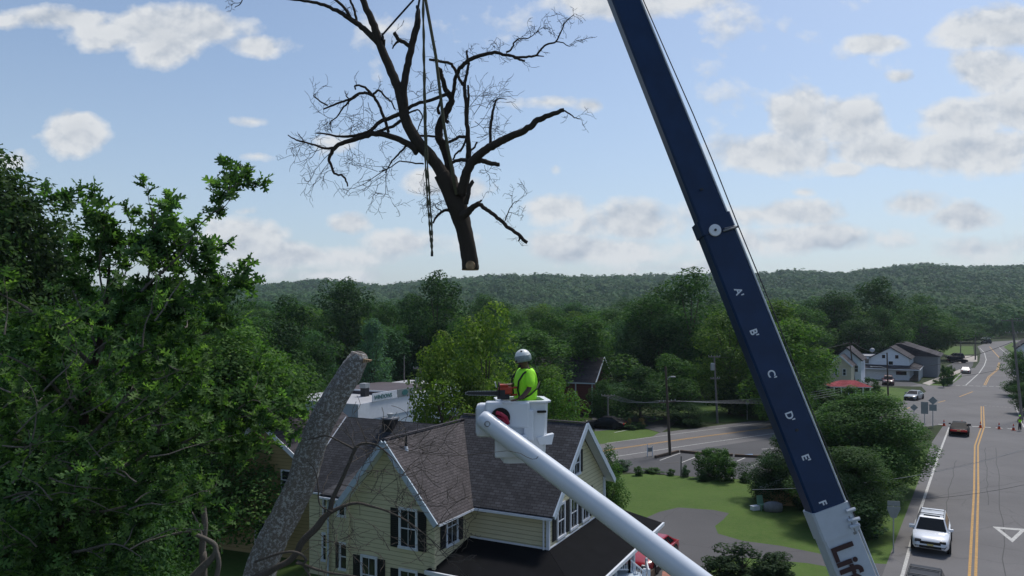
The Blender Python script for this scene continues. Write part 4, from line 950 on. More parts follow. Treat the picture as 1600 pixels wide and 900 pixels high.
def boom_sunlit_edge(name, s0, s1, w0, w1, dep, m):
    e0 = P1+ax*s0+bw*(w0/2+.012)+bn*(dep/2-.03); e1 = P1+ax*s1+bw*(w1/2+.012)+bn*(dep/2-.03)
    return MB().tube([e0, e1], .026, 6).build(name, m, cr)
boom_sunlit_edge('sunlit_edge', s0, sB, .98, .98, .82, 'edge_grey'); boom_sunlit_edge('sunlit_edge', sB, sC, .88, .86, .74, 'edge_grey'); boom_sunlit_edge('sunlit_edge', sC+.35, sT, .82, .56, .62, 'edge_grey')  # pale strips paint in the sunlight on the boom's top edge
def bpoint(px, py, Yg=20.0, lift=.0):    # point on the boom's viewer side face hit by a photo ray
    o = Vector((0, 0, H)); d = Vector(w3(px, py, 1.0))-Vector((0, 0, H)); c = P1+bn*(.37+lift)
    t = (c-o).dot(bn)/d.dot(bn); return o+d*t
dc = bpoint(1117, 360, lift=.04)
Md = frame(dc, bw, ax, bn)
MB().lathe([(.165, 0), (.165, .03), (.15, .045), (.04, .05)], 28, Md).build('sheave_plate', 'fibreglass_white', cr)
MB().lathe([(.035, .052), (.035, .075)], 12, Md).build('pin', 'dark_steel', cr)
a_ = bpoint(1130, 361, lift=.06); b_ = bpoint(1153, 354, lift=.06); c_ = bpoint(1146, 353, lift=.06); d_ = bpoint(1132, 357, lift=.06)
MB().tube([a_, b_], .03, 6).tube([c_, c_+Vector((0, .3, 0))], .02, 6).tube([d_, bpoint(1149, 353, lift=.02)], .02, 6).build('cable_guide', 'steel', cr)
for i in range(3):
    py0 = (799, 814, 824)[i]; e = bpoint(1322+i*3, py0, lift=.1); f = bpoint((1336, 1343, 1343)[i], py0-4, lift=.1)
    MB().tube([e, f], .05, 6).build('bracket_arm', 'edge_grey', cr)
MB().tube([bpoint(1325, 806), bpoint(1336, 834)], .06, 6).build('bracket_plate', 'steel', cr)
MB().box(-.04, .04, -.03, .03, 0, .02, frame(bpoint(1096, 296, lift=.0), bw, ax, bn)).build('bolt_hole', 'dark_steel', cr)
MB().box(-.04, .04, -.03, .03, 0, .02, frame(bpoint(1245, 672, lift=.0), bw, ax, bn)).build('bolt_hole', 'dark_steel', cr)
for txt, px, py in (("A'", 1147, 458), ("B'", 1171, 522), ("C'", 1198, 586), ("D'", 1226, 651), ("E'", 1252, 718)):
    o_ = bpoint(px, py-6, lift=.0); text_mesh('letter_mark', txt, .27, .004, frame(o_+bn*.006, -ax, bw, bn), 'lettering_white', cr, bold=.006)
text_mesh('letter_mark', 'F', .27, .004, frame(bpoint(1279, 784)+bn*.006, -ax, bw, bn), 'lettering_white', cr, bold=.006)
c0 = bpoint(1298, 855, lift=.062); text_mesh('company_lettering', 'Lift', .80, .004, frame(c0+bn*.008, -ax, bw, bn), 'lettering_maroon', cr, bold=.022)
mb = MB(); mb.lathe([(1.0, 0), (1.0, .9), (.6, 1.1)], 20, Matrix.Translation(base+Vector((0, 0, 0)))); mb.build('turntable', 'crane_white', cr)
tipP = P1+ax*sT
MB().tube([tipP+ax*.1, Vector((HOOK[0], HOOK[1], tipP.z-.1)), Vector((HOOK[0], HOOK[1], HOOK[2]+.9))], .012, 5).build('hoist_cable', 'wire', cr)
MB().tube([bpoint(985, -120, lift=.3), bpoint(1005, 0, lift=.1), bpoint(1046, 94, lift=.1), bpoint(1083, 178, lift=.1), bpoint(1113, 250, lift=.1), bpoint(1154, 354, lift=.08), bpoint(1206, 480, lift=.05), bpoint(1268, 640, lift=.05), bpoint(1338, 812, lift=.05)], .015, 6).build('control_cable', 'wire', cr)

# ================================================================== bucket lift
YB = 13.0
E = Vector(w3(762, 660, YB-.50)); D_ = Vector(w3(1110, 922, YB-1.6)); far_e = D_+(D_-E)*1.75
lift = thing('bucket_lift', 'white aerial lift with tubular boom and square worker bucket', 'aerial lift', (far_e.x, far_e.y, 0), world=True)
d = (D_-E).normalized()
prof = [(-.17, .07), (-.155, .125), (-.10, .152), (.0, .16), (1.0, .168), (3.0, .19), (7.0, .215), ((far_e-E).length, .22)]
xM = d.orthogonal().normalized(); Mb_ = frame(E, xM, d.cross(xM), d)
MB().lathe([(r_, z) for r_, z in [(p[1], p[0]) for p in prof]], 32, Mb_).build('boom', 'boom_white', lift, smooth=True)
pin = E+Vector((0, -.155, .0)); Mp = frame(pin, (1, 0, 0), (0, 0, 1), (0, -1, 0))
MB().lathe([(.052, -.02), (.052, .02), (.036, .024), (.034, .0), (.01, -.002)], 20, Mp).build('pivot_pin', 'steel', lift)
MB().box(far_e.x-.3, far_e.x+.3, far_e.y-.3, far_e.y+.3, 0, far_e.z).build('post', 'boom_white', lift)
# bucket: tapered open box with thick rim, turned a little
bx0, bx1, byN = W(779, 0, YB).x, W(852, 0, YB).x, YB-.35
zt = W(0, 628, YB-.35).z
rot = Matrix.Translation((( bx0+bx1)/2, YB, 0)) @ Matrix.Rotation(R(9), 4, 'Z')
def ring(hx, hy, z, b=.06): return [(-hx+b, -hy, z), (hx-b, -hy, z), (hx, -hy+b, z), (hx, hy-b, z), (hx-b, hy, z), (-hx+b, hy, z), (-hx, hy-b, z), (-hx, -hy+b, z)]
zb = zt-1.06
rings = [ring(.36, .31, zb), ring(.39, .335, zb+.5), ring(.405, .35, zt-.05), ring(.405, .35, zt), ring(.375, .32, zt), ring(.37, .31, zt-.05), ring(.33, .28, zb+.05)]
bk = MB().loft(rings, rot); bk.build('bucket', 'fibreglass_white', lift, smooth=False)
lip = MB().loft([ring(.41, .355, zt-.035, .08), ring(.455, .395, zt-.02, .09), ring(.46, .40, zt+.012, .09), ring(.36, .305, zt+.014, .06), ring(.36, .305, zt-.03, .06)], rot, cap=False); lip.build('bucket_rim', 'fibreglass_white', lift)
def face_box(name, x0, x1, y0p, y1p, Y0, Y1, m, bev=.03):
    a = W(x0, y1p, Y0); b = W(x1, y0p, Y0); return MB().box(a.x, b.x, Y0, Y1, a.z, b.z, bev=bev).build(name, m, lift)
face_box('mount_housing', 743, 796, 633, 684, YB-.30, YB+.12, 'fibreglass_white', .07)
face_box('housing_shoulder', 758, 828, 628, 670, YB-.42, YB-.2, 'fibreglass_white', .04)
face_box('side_rib', 818, 834, 640, 690, YB-.41, YB-.3, 'fibreglass_white', .03)
face_box('bucket_step', 773, 824, 680, 716, YB-.46, YB-.1, 'fibreglass_white', .03)
rc = W(782, 652, YB-.43); Mr = frame(rc, (1, 0, 0), (0, 0, 1), (0, -1, 0))
MB().lathe([(.165, 0), (.165, .012), (.14, .014)], 28, Mr).build('round_recess', 'interior', lift)
MB().tube([W(776, 645, YB-.46), W(783, 647, YB-.5), W(790, 652, YB-.5), W(794, 662, YB-.46)], .035, 8).tube([W(777, 652, YB-.46), W(786, 655, YB-.5), W(792, 664, YB-.48)], .025, 8).build('hydraulic_hose', 'hose_red', lift, smooth=True)
sM = rot
tr_ = MB(); tr_.prism([(.20, -.37, zt-.62), (.50, -.37, zt-.56), (.46, -.37, zt-.74), (.24, -.37, zt-.74)], (0, .14, 0), sM); tr_.build('tool_cup', 'fibreglass_white', lift)
MB().box(.20, .36, -.40, -.355, zt-.19, zt-.15, sM, .012).build('rim_handle', 'interior', lift)

# ================================================================== worker
def skin_body(name, nodes, edges, m, parent, sub=2, root=0):
    me = bpy.data.meshes.new(name); off = Vector(parent.location) if parent is not None and parent.parent is None else Vector((0, 0, 0))
    me.from_pydata([tuple(Vector(n_[0])-off) for n_ in nodes], edges, []); o = bpy.data.objects.new(name, me); COL.objects.link(o)
    o.modifiers.new('skin', 'SKIN'); sv = me.skin_vertices[0].data
    for i, n_ in enumerate(nodes): sv[i].radius = n_[1] if isinstance(n_[1], tuple) else (n_[1], n_[1]); sv[i].use_root = (i == root)
    md = o.modifiers.new('sub', 'SUBSURF'); md.levels = md.render_levels = sub
    dg = bpy.context.evaluated_depsgraph_get(); me2 = bpy.data.meshes.new_from_object(o.evaluated_get(dg)); bpy.data.objects.remove(o)
    me2.materials.clear(); me2.materials.append(MATS[m]); me2.polygons.foreach_set('use_smooth', [True]*len(me2.polygons)); me2.name = name
    r_ = bpy.data.objects.new(name, me2); COL.objects.link(r_); r_.parent = parent; return r_
# body axes: the worker stands in the bucket, chest turned towards the left of the picture and slightly to the viewer
wx, wy = W(822, 0, YB).x, YB+.02
pz = zb+.07
person = None
def wp(f, s_, z): # f forward (picture left), s side (towards viewer positive)
    a = R(18); fx = Vector((-math.cos(a), -math.sin(a), 0)); sx = Vector((math.sin(a), -math.cos(a), 0)); return Vector((wx, wy, pz))+fx*f+sx*s_+Vector((0, 0, z))
nodes = [(wp(0, 0, .98), (.15, .13)), (wp(0, .0, 1.15), (.15, .125)), (wp(.01, 0, 1.38), (.165, .125)), (wp(.0, 0, 1.50), (.10, .09)), (wp(.03, 0, 1.56), .075), (wp(.06, 0, 1.64), .10), (wp(.07, 0, 1.72), .115), (wp(.06, 0, 1.80), .08),
 (wp(0, .10, .90), .10), (wp(.04, .11, .50), .072), (wp(0, .12, .10), .05), (wp(.10, .13, .04), .045),
 (wp(0, -.10, .90), .10), (wp(.06, -.11, .50), .072), (wp(.02, -.12, .10), .05), (wp(.12, -.13, .04), .045),
 (wp(0, .17, 1.42), .045), (wp(.03, .26, 1.20), .048), (wp(.17, .285, 1.065), .040), (wp(.245, .285, 1.04), .032),
 (wp(0.02, -.16, 1.42), .045), (wp(.10, -.22, 1.24), .048), (wp(.28, -.08, 1.235), .040), (wp(.36, -.02, 1.245), .032)]
edges = [(0, 1), (1, 2), (2, 3), (3, 4), (4, 5), (5, 6), (6, 7), (0, 8), (8, 9), (9, 10), (10, 11), (0, 12), (12, 13), (13, 14), (14, 15), (2, 16), (16, 17), (17, 18), (18, 19), (2, 20), (20, 21), (21, 22), (22, 23)]
pe = thing('person', 'person in white helmet and bright yellow green shirt standing in the bucket with a chainsaw', 'person', (wx, wy, pz))
skin_body('body', nodes, edges, 'skin', pe)
# hands: palm with five fingers each
def hand(c, fwd, side, up, m='skin', curl=.6, par=None):
    mb_n = [(c-fwd*.03, .024), (c+fwd*.03, (.030, .018)), (c+fwd*.07, (.036, .016))]; ed = [(0, 1), (1, 2)]
    body = skin_body('hand', mb_n, ed, m, par, 2)
    for k, (o_, L) in enumerate(((-.030, .062), (-.010, .074), (.010, .070), (.030, .055))):
        b0 = c+fwd*.075+side*o_; b1 = b0+fwd*L*.45-up*L*.1*curl; b2 = b1+fwd*L*.3*(1-curl*.5)-up*L*.35*curl; b3 = b2-up*L*.3*curl-fwd*L*.1*curl
        f_ = skin_body('finger', [(c+fwd*.05+side*o_*.8, .010), (b0, .0095), (b1, .009), (b2, .0085), (b3, .007)], [(0, 1), (1, 2), (2, 3), (3, 4)], m, par, 1)
        f_.parent = par
    skin_body('thumb', [(c+fwd*.01-side*.02, .012), (c+fwd*.035-side*.05, .011), (c+fwd*.065-side*.055-up*.015, .010), (c+fwd*.085-side*.05-up*.03, .008)], [(0, 1), (1, 2), (2, 3)], m, par, 1)
fx = (wp(1, 0, 0)-wp(0, 0, 0)); sx = (wp(0, 1, 0)-wp(0, 0, 0)); upv = Vector((0, 0, 1))
hand(wp(.27, .285, 1.03), (fx*.9-upv*.2).normalized(), sx, upv, par=pe)
hand(wp(.385, -.01, 1.245), (fx*.9+sx*.2).normalized(), sx, upv, par=pe)
shirt_n = [(wp(0, 0, .93), (.235, .20)), (wp(0.01, 0, 1.02), (.245, .215)), (wp(0.01, .0, 1.18), (.24, .215)), (wp(.0, 0, 1.36), (.235, .20)), (wp(.0, 0, 1.53), (.155, .13)),
 (wp(0, .20, 1.44), .125), (wp(.015, .25, 1.31), .095), (wp(.022, .262, 1.22), .08), (wp(0.02, -.19, 1.44), .125), (wp(.07, -.215, 1.31), .075), (wp(.09, -.22, 1.27), .07)]
skin_body('shirt', shirt_n, [(0, 1), (1, 2), (2, 3), (3, 4), (3, 5), (5, 6), (6, 7), (3, 8), (8, 9), (9, 10)], 'hi_vis', pe)
skin_body('trousers', [(wp(0, 0, .97), (.165, .145)), (wp(0, .10, .88), .115), (wp(.04, .11, .50), .088), (wp(0, .12, .12), .07), (wp(0, -.10, .88), .115), (wp(.06, -.11, .50), .088), (wp(.02, -.12, .12), .07)], [(0, 1), (1, 2), (2, 3), (0, 4), (4, 5), (5, 6)], 'trousers', pe)
def loc_build(mb, name, m, par, smooth=False):
    o = mb.build(name, m, None, smooth); o.data.transform(Matrix.Translation(-Vector(par.location))); o.parent = par; return o
hc = wp(.06, .0, 1.745)
tilt = Matrix.Translation(hc) @ Matrix.Rotation(R(-10), 4, 'Y')
def dome(r_, z0, z1, sq=1.0, n=28, k=9):
    return [(r_*math.cos(math.asin(min(1, (z0+(z1-z0)*i/k)/z1)*1)) if z1 else 0, z0+(z1-z0)*i/k) for i in range(k)]+[(.004, z1)]
loc_build(MB().lathe([(.138, -.02), (.140, .0)]+[(.140*math.cos(a), .135*math.sin(a)) for a in [R(x) for x in range(8, 90, 9)]]+[(.004, .136)], 28, tilt), 'helmet', 'helmet_grey', pe, True)
loc_build(MB().lathe([(.140, -.085), (.147, -.05), (.148, .015), (.143, .03), (.139, .03)], 28, tilt), 'helmet_band', 'helmet_band', pe, True)
loc_build(MB().lathe([(.018, 0), (.018, .012)], 12, tilt @ Matrix.Translation((-.01, -.085, .098)) @ Matrix.Rotation(R(50), 4, 'X')), 'helmet_vent', 'strap_black', pe)
fc = wp(.155, .02, 1.69)
loc_build(MB().box(-.03, .03, -.06, .06, -.02, .02, Matrix.Translation(wp(.165, 0, 1.675)) @ Matrix.Rotation(R(18), 4, 'Z'), .012), 'sunglasses', 'strap_black', pe)
skin_body('nose', [(wp(.175, 0, 1.66), .014), (wp(.20, 0, 1.635), .018)], [(0, 1)], 'skin', pe, 1)
skin_body('beard', [(wp(.14, 0, 1.60), (.065, .05)), (wp(.10, 0, 1.565), (.08, .06))], [(0, 1)], 'strap_black', pe, 2)
for s_ in (-1, 1):
    skin_body('ear', [(wp(.05, .085*s_, 1.70), (.02, .012)), (wp(.05, .092*s_, 1.675), (.016, .01))], [(0, 1)], 'skin', pe, 1)
hs_ = MB(); _wp = wp
def wp(f, s_, z): return _wp(f*1.22, s_*1.22, z)
hs_.tube([wp(.13, .10, 1.02), wp(.17, .13, 1.18), wp(.165, .15, 1.33), wp(.10, .165, 1.46), wp(0, .15, 1.545), wp(-.12, .12, 1.47), wp(-.17, .08, 1.25), wp(-.18, .05, 1.05)], .016, 6)
hs_.tube([wp(.14, -.10, 1.02), wp(.18, -.12, 1.2), wp(.17, -.14, 1.35), wp(.09, -.16, 1.48), wp(0, -.14, 1.54), wp(-.13, -.1, 1.46)], .016, 6)
hs_.tube([wp(-.17, .10, 1.30), wp(-.10, .19, 1.20), wp(.0, .20, 1.10), wp(.12, .17, 1.02)], .014, 6)
wp = _wp
loc_build(hs_, 'harness', 'strap_black', pe)
# chainsaw held over the rim, bar pointing left
sawc = wp(.42, .02, 1.20)
saw = thing('chainsaw', 'orange red chainsaw with long bar held by the bucket worker', 'chainsaw', tuple(sawc), R(4))
MB().box(-.10, .15, -.08, .08, -.10, .03, None, .03).build('motor_housing', 'saw_red', saw)
MB().box(-.09, .08, -.07, .07, .03, .075, None, .02).build('air_filter_cover', 'saw_red', saw)
MB().box(-.12, .02, -.085, -.075, -.18, -.02, None, .004).build('side_cover', 'dark_steel', saw)
MB().box(-.06, .10, -.07, .07, -.19, -.10, None, .02).build('crankcase', 'dark_steel', saw)
MB().tube([(-.08, -.10, -.12), (-.085, -.11, .03), (-.085, -.05, .10), (-.085, .06, .10), (-.085, .10, .0)], .013, 8).build('front_handle', 'strap_black', saw, True)
MB().tube([(.13, 0, .0), (.22, 0, .02), (.27, 0, -.04), (.24, 0, -.11), (.12, 0, -.12)], .017, 8).build('rear_handle', 'saw_red', saw, True)
MB().prism([(-.14, -.06, .02), (-.16, -.06, .11), (-.145, -.06, .115), (-.12, -.06, .02)], (0, .12, 0)).build('hand_guard', 'saw_white', saw)
bar = [(-.10, -.012, -.10), (-.10, -.012, -.045), (-.62, -.012, -.05), (-.655, -.012, -.06), (-.67, -.012, -.08), (-.655, -.012, -.10), (-.62, -.012, -.11), (-.10, -.012, -.125)]
MB().prism(bar, (0, .008, 0)).build('guide_bar', 'dark_steel', saw)
ch = [(x, -.008, z) for x, y, z in bar[1:]]
cm_ = MB()
for i in range(len(ch)-1):
    a, b = Vector(ch[i]), Vector(ch[i+1]); n_ = max(1, int((b-a).length/.028))
    for k in range(n_):
        p = a.lerp(b, (k+.5)/n_); cm_.box(p.x-.010, p.x+.010, p.y-.007, p.y+.007, p.z-.008, p.z+.008)
cm_.build('chain', 'steel', saw)
# ================================================================== yellow house
TH = R(-27)
hs = thing('yellow_house', 'pale yellow clapboard house with dark shingle roof below the raised bucket', 'house', (1.6, 32.8, 0), TH)
def wall_poly(mb, pts, thick_dir, t=.12): mb.prism(pts, Vector(thick_dir)*t)
EV, RZ = 5.2, 8.34
# walls as closed boxes with gables
w_ = MB(); w_.prism([(0, 0, 0), (0, 7.2, 0), (0, 7.2, EV), (0, 3.6, RZ-.12), (0, 0, EV)], (-6.4, 0, 0)); w_.build('wall', 'siding_yellow', hs)
w_ = MB(); w_.prism([(-4.03, -3.07, 0), (-8.7, -3.07, 0), (-8.7, -3.07, 5.3), (-6.365, -3.07, 7.9), (-4.03, -3.07, 5.3)], (0, 7.0, 0)); w_.build('wall', 'siding_yellow', hs)
w_ = MB(); w_.prism([(-13.9, .02, 0), (-13.9, 7.1, 0), (-13.9, 7.1, 4.75), (-13.9, 3.6, 7.55), (-13.9, .02, 4.75)], (7.5, 0, 0)); w_.build('wall', 'siding_yellow', hs)
w_ = MB(); w_.box(-10.2, -8.72, -2.72, .5, 0, 5.12); w_.build('wall', 'siding_yellow', hs)
def slab(p, t=.13):      # roof plane with thickness from 4 corners
    a = [Vector(q) for q in p]; n_ = (a[1]-a[0]).cross(a[2]-a[0]).normalized(); n_ = n_ if n_.z > 0 else -n_
    return MB().prism([q+n_*.0 for q in a], n_*t)
sl_ = (RZ-EV)/3.6
fr, bk_ = -.42, 7.62
def roofp(name, corners, m, par=hs): o = slab(corners).build(name, m, par); return o
roofp('roof_front', [(.45, fr, EV-sl_*.42), (-6.6, fr, EV-sl_*.42), (-6.6, 3.6, RZ), (.45, 3.6, RZ)], 'shingle_x')
roofp('roof_back', [(.45, bk_, EV-sl_*.42), (-6.6, bk_, EV-sl_*.42), (-6.6, 3.602, RZ), (.45, 3.602, RZ)], 'shingle_x')
roofp('roof_left_front', [(-6.5, -.35, 4.45), (-14.3, -.35, 4.45), (-14.3, 3.6, 7.72), (-6.5, 3.6, 7.72)], 'shingle_x')
roofp('roof_left_back', [(-6.5, 7.5, 4.45), (-14.3, 7.5, 4.45), (-14.3, 3.602, 7.72), (-6.5, 3.602, 7.72)], 'shingle_x')
roofp('roof_bay', [(-8.0, -3.0, 5.15), (-10.45, -3.0, 5.15), (-10.45, 1.5, 6.1), (-8.0, 1.5, 6.1)], 'shingle_x')
ws = (8.08-5.3)/2.335
roofp('roof_wing_right', [(-3.58, -3.55, 5.3-ws*.45), (-6.365, -3.55, 8.08), (-6.365, 3.4, 8.08), (-3.58, 0.05, 5.3-ws*.45)], 'shingle_y')
roofp('roof_wing_left', [(-9.15, -3.55, 5.3-ws*.45), (-6.367, -3.55, 8.08), (-6.367, 3.4, 8.08), (-9.15, 1.0, 5.3-ws*.45)], 'shingle_y')
# rakes, gutters, corner boards
def board(name, a, b, w0=.05, h0=.22, m='trim_white'):
    a, b = Vector(a), Vector(b); d = (b-a); L = d.length; d.normalize(); s_ = Vector((0, 0, 1)).cross(d); s_ = s_.normalized() if s_.length > .01 else Vector((1, 0, 0)); u_ = d.cross(s_)
    return MB().box(0, L, -w0/2, w0/2, -h0/2, h0/2, frame(a, d, s_, u_)).build(name, m, hs)
for sx_ in (1, -1):
    e = Vector((-6.366+sx_*2.785, -3.60, 5.3-ws*.45+.03)); board('rake_board', e, (-6.366, -3.60, 8.12), .07, .26, 'trim_blue_grey')
    MB().prism([(-6.366+sx_*2.76, -3.56, 4.80), (-6.366+sx_*2.32, -3.56, 5.2), (-6.366, -3.56, 7.93), (-6.366, -3.56, 7.99)], (0, .5, 0)).build('soffit', 'trim_white', hs)
board('rake_board', (.50, fr-.02, EV-sl_*.42+.03), (.50, 3.6, RZ+.05), .07, .26, 'trim_blue_grey'); board('rake_board', (.50, bk_+.02, EV-sl_*.42+.03), (.50, 3.6, RZ+.05), .07, .26, 'trim_blue_grey')
board('rake_board', (-14.34, -.36, 4.48), (-14.34, 3.6, 7.76), .06, .22)
for y0_, y1_, nm_ in ((fr, 3.55, 1), (bk_, 3.65, 2)):
    MB().prism([(.02, y0_, EV-sl_*.42-.03), (.42, y0_, EV-sl_*.42-.03), (.42, y1_, RZ-.08), (.02, y1_, RZ-.08)], (0, 0, .022)).build('soffit', 'trim_white', hs)
board('gutter', (.4, fr-.08, EV-.40), (-3.6, fr-.08, EV-.40), .12, .10); board('gutter', (-3.52, fr-.02, 4.80), (-3.52, -3.5, 4.80), .11, .10)
board('gutter', (-10.5, -3.08, 5.12), (-9.2, -3.08, 5.12), .11, .09); board('gutter', (-14.3, -.43, 4.45), (-10.5, -.43, 4.45), .11, .09)
for (x, y, z0, z1) in ((.03, -.03, 2.6, EV-.1), (-4.0, -3.10, 2.6, 5.2), (-8.70, -3.10, 0, 5.2), (-10.22, -2.75, 0, 5.05), (.03, 7.2, 0, EV-.1)):
    MB().box(x-.07, x+.07, y-.07, y+.07, z0, z1).build('corner_board', 'trim_white' if x == .03 else 'siding_yellow', hs)
MB().tube([(-.16, -.12, 4.8), (-.16, -.12, 3.2)], .045, 6).build('downspout', 'trim_white', hs); MB().tube([(-10.12, -2.85, 5.0), (-10.12, -2.85, 0.1)], .045, 6).build('downspout', 'trim_blue_grey', hs)
board('flashing', (-3.95, -.06, 3.34), (.02, -.06, 3.34), .05, .09); board('flashing', (.06, -.05, 3.30), (.06, 7.1, 3.30), .05, .12)
board('valley', (-3.60, .03, 5.0), (-6.30, 3.38, 8.24), .10, .05, 'tarp_grey')
board('ridge_cap', (-6.366, -3.5, 8.27), (-6.366, 3.3, 8.27), .2, .04, 'shingle_far'); board('ridge_cap', (.4, 3.6, RZ+.16), (-6.5, 3.6, RZ+.16), .2, .04, 'shingle_far')
def window(org, xd, nd, w0, z0, z1, panes=(2, 2), sash=True, fr_=.11, par=None):
    par = par or hs; xd = Vector(xd); nd = Vector(nd); M = frame(org, xd, (0, 0, 1), nd) # local x along wall, y up, z outward
    M = Matrix(((xd[0], 0, nd[0], org[0]), (xd[1], 0, nd[1], org[1]), (0, 1, 0, 0), (0, 0, 0, 1)))
    f = MB(); a = w0/2
    f.box(-a-fr_, -a, z0-fr_, z1+fr_, 0, .06, M).box(a, a+fr_, z0-fr_, z1+fr_, 0, .06, M).box(-a, a, z1, z1+fr_, 0, .06, M).box(-a-fr_*1.3, a+fr_*1.3, z0-fr_, z0, 0, .09, M)
    zm = (z0+z1)/2; 
    if sash: f.box(-a, a, zm-.025, zm+.025, 0, .045, M)
    for i in range(1, panes[0]): x = -a+w0*i/panes[0]; f.box(x-.012, x+.012, z0, z1, 0, .035, M)
    for i in range(1, panes[1]):
        z = z0+(z1-z0)*i/panes[1]; f.box(-a, a, z-.011, z+.011, 0, .035, M)
    fo = f.build('window', 'trim_white', par)
    MB().box(-a, a, z0, z1, 0, .022, M).build('pane', 'window_glass', fo)
    return fo
def shutter(org, xd, nd, w0, z0, z1, par=None):
    xd = Vector(xd); nd = Vector(nd); M = Matrix(((xd[0], 0, nd[0], org[0]), (xd[1], 0, nd[1], org[1]), (0, 1, 0, 0), (0, 0, 0, 1)))
    m_ = MB().box(-w0/2, w0/2, z0, z1, 0, .04, M)
    n_ = int((z1-z0)/.09)
    for i in range(n_): z = z0+.05+(z1-z0-.1)*i/n_; m_.box(-w0/2+.05, w0/2-.05, z, z+.045, .04, .055, M)
    return m_.build('shutter', 'shutter_black', par or hs)
FX, FN = (1, 0, 0), (0, -1, 0); SX, SN = (0, 1, 0), (1, 0, 0)
window((-5.36, -3.075, 0), FX, FN, .78, 3.52, 5.12); shutter((-6.10, -3.075, 0), FX, FN, .42, 3.42, 5.16); shutter((-4.62, -3.075, 0), FX, FN, .42, 3.42, 5.16)
window((-7.52, -3.075, 0), FX, FN, .72, 1.15, 2.7); shutter((-8.22, -3.075, 0), FX, FN, .40, 1.1, 2.75); shutter((-6.82, -3.075, 0), FX, FN, .40, 1.1, 2.75)
window((-5.36, -3.075, 0), FX, FN, .78, .8, 2.42); shutter((-6.10, -3.075, 0), FX, FN, .42, .75, 2.46); shutter((-4.62, -3.075, 0), FX, FN, .42, .75, 2.46)
window((-4.025, -1.62, 0), SX, SN, .80, 3.5, 5.0); shutter((-4.025, -2.36, 0), SX, SN, .42, 3.42, 5.05); shutter((-4.025, -.88, 0), SX, SN, .42, 3.42, 5.05)
window((-9.25, -2.725, 0), FX, FN, .34, 1.85, 2.95, (1, 2)); shutter((-9.62, -2.725, 0), FX, FN, .26, 1.8, 3.0)
window((-9.35, -2.725, 0), FX, FN, .30, 4.35, 4.75, (1, 1), False)
for i in range(3): window((.005, 1.42+i*1.55, 0), SX, SN, .72, 3.55, 4.95)
for i in range(4): shutter((.005, .66+i*1.55, 0), SX, SN, .40, 3.5, 5.0)
window((.005, 3.35, 0), SX, SN, .62, 6.05, 7.05, (2, 2)); shutter((.005, 2.75, 0), SX, SN, .34, 6.0, 7.1); shutter((.005, 3.95, 0), SX, SN, .34, 6.0, 7.1)
# small square window at the far end wall, side of the left block
window((-12.6, .015, 0), FX, FN, .5, 3.2, 4.2); window((-12.6, .015, 0), FX, FN, .6, .9, 2.2)
# porch roof wrapping the corner, black membrane
pr = [(-4.02, -3.3, 2.72), (2.85, -3.3, 2.55), (2.85, 8.4, 2.55), (.01, 8.4, 3.22), (.01, -.01, 3.26), (-4.02, -.01, 3.26)]
pm = MB()
pm.prism([(-4.02, -.01, 3.22), (.0, -.01, 3.22), (2.85, -3.3, 2.62), (-4.3, -3.3, 2.62)], (0, 0, .10)); pm.prism([(.01, 0, 3.224), (.01, 8.4, 3.20), (2.85, 8.4, 2.624), (2.85, -3.3, 2.624)], (0, 0, .10)); pm.build('porch_roof', 'roof_membrane', hs)
board('porch_gutter', (2.92, -3.3, 2.66), (2.92, 8.45, 2.66), .10, .16); board('porch_gutter', (-4.3, -3.37, 2.66), (2.95, -3.37, 2.66), .10, .16)
MB().box(-3.9, 2.6, -3.1, -.02, .0, .45).build('porch_floor', 'timber', hs); MB().box(.02, 2.6, -.02, 8.2, .0, .45).build('porch_floor', 'timber', hs)
for (x, y) in ((-3.9, -3.1), (-1.6, -3.1), (.6, -3.1), (2.6, -3.1), (2.6, .4), (2.6, 4.2), (2.6, 8.1)):
    MB().box(x-.08, x+.08, y-.08, y+.08, .45, 2.62, bev=.015).build('porch_post', 'trim_white', hs)
# chimney, vent pipe
ch_ = MB().box(-11.3, -10.65, 2.9, 3.5, 6.3, 7.98).build('chimney', 'brick_chimney', hs); MB().box(-11.36, -10.59, 2.84, 3.56, 7.98, 8.06).build('chimney_cap', 'tarp_grey', ch_)
MB().lathe([(.13, 8.06), (.13, 8.22), (.18, 8.22), (.18, 8.28), (.02, 8.32)], 14, c=(-10.97, 3.2)).build('flue', 'galvanised', ch_)
vp = MB().lathe([(.06, 7.4), (.06, 8.35)], 12, c=(-5.9, -2.5)).build('vent_pipe', 'shutter_black', hs); MB().lathe([(.14, 7.50), (.10, 7.75), (.065, 7.82)], 12, c=(-5.9, -2.5)).build('pipe_boot', 'trim_white', vp)
# stair and railing on the porch's right side
rl = thing('porch_stair', 'white porch stair with baluster railings beside the red car', 'stair', tuple(G(960, 925))[:2]+(0,), world=True)
def rail_run(a, b, par, n, hgt=.85):
    a, b = Vector(a), Vector(b); up_ = Vector((0, 0, hgt))
    MB().tube([a+up_, b+up_], .045, 6).tube([a+Vector((0, 0, .12)), b+Vector((0, 0, .12))], .035, 6).build('handrail', 'trim_white', par)
    for i in range(1, n): p = a.lerp(b, i/n); MB().box(p.x-.018, p.x+.018, p.y-.018, p.y+.018, p.z+.12, p.z+hgt).build('baluster', 'trim_white', par)
    for p in (a, b): MB().box(p.x-.06, p.x+.06, p.y-.06, p.y+.06, max(0, p.z-.4), p.z+hgt+.15, bev=.01).build('newel_post', 'trim_white', par)
q1, q2, q3 = W(962, 894, 33.8), W(983, 894, 34.4), W(1007, 914, 34.8)
rail_run(q1, q2, rl, 6, .62); rail_run(q2, (q3.x, q3.y, q3.z), rl, 7, .62)
rail_run(W(1014, 914, 35.4), W(1010, 896, 36.4), rl, 3, .62)
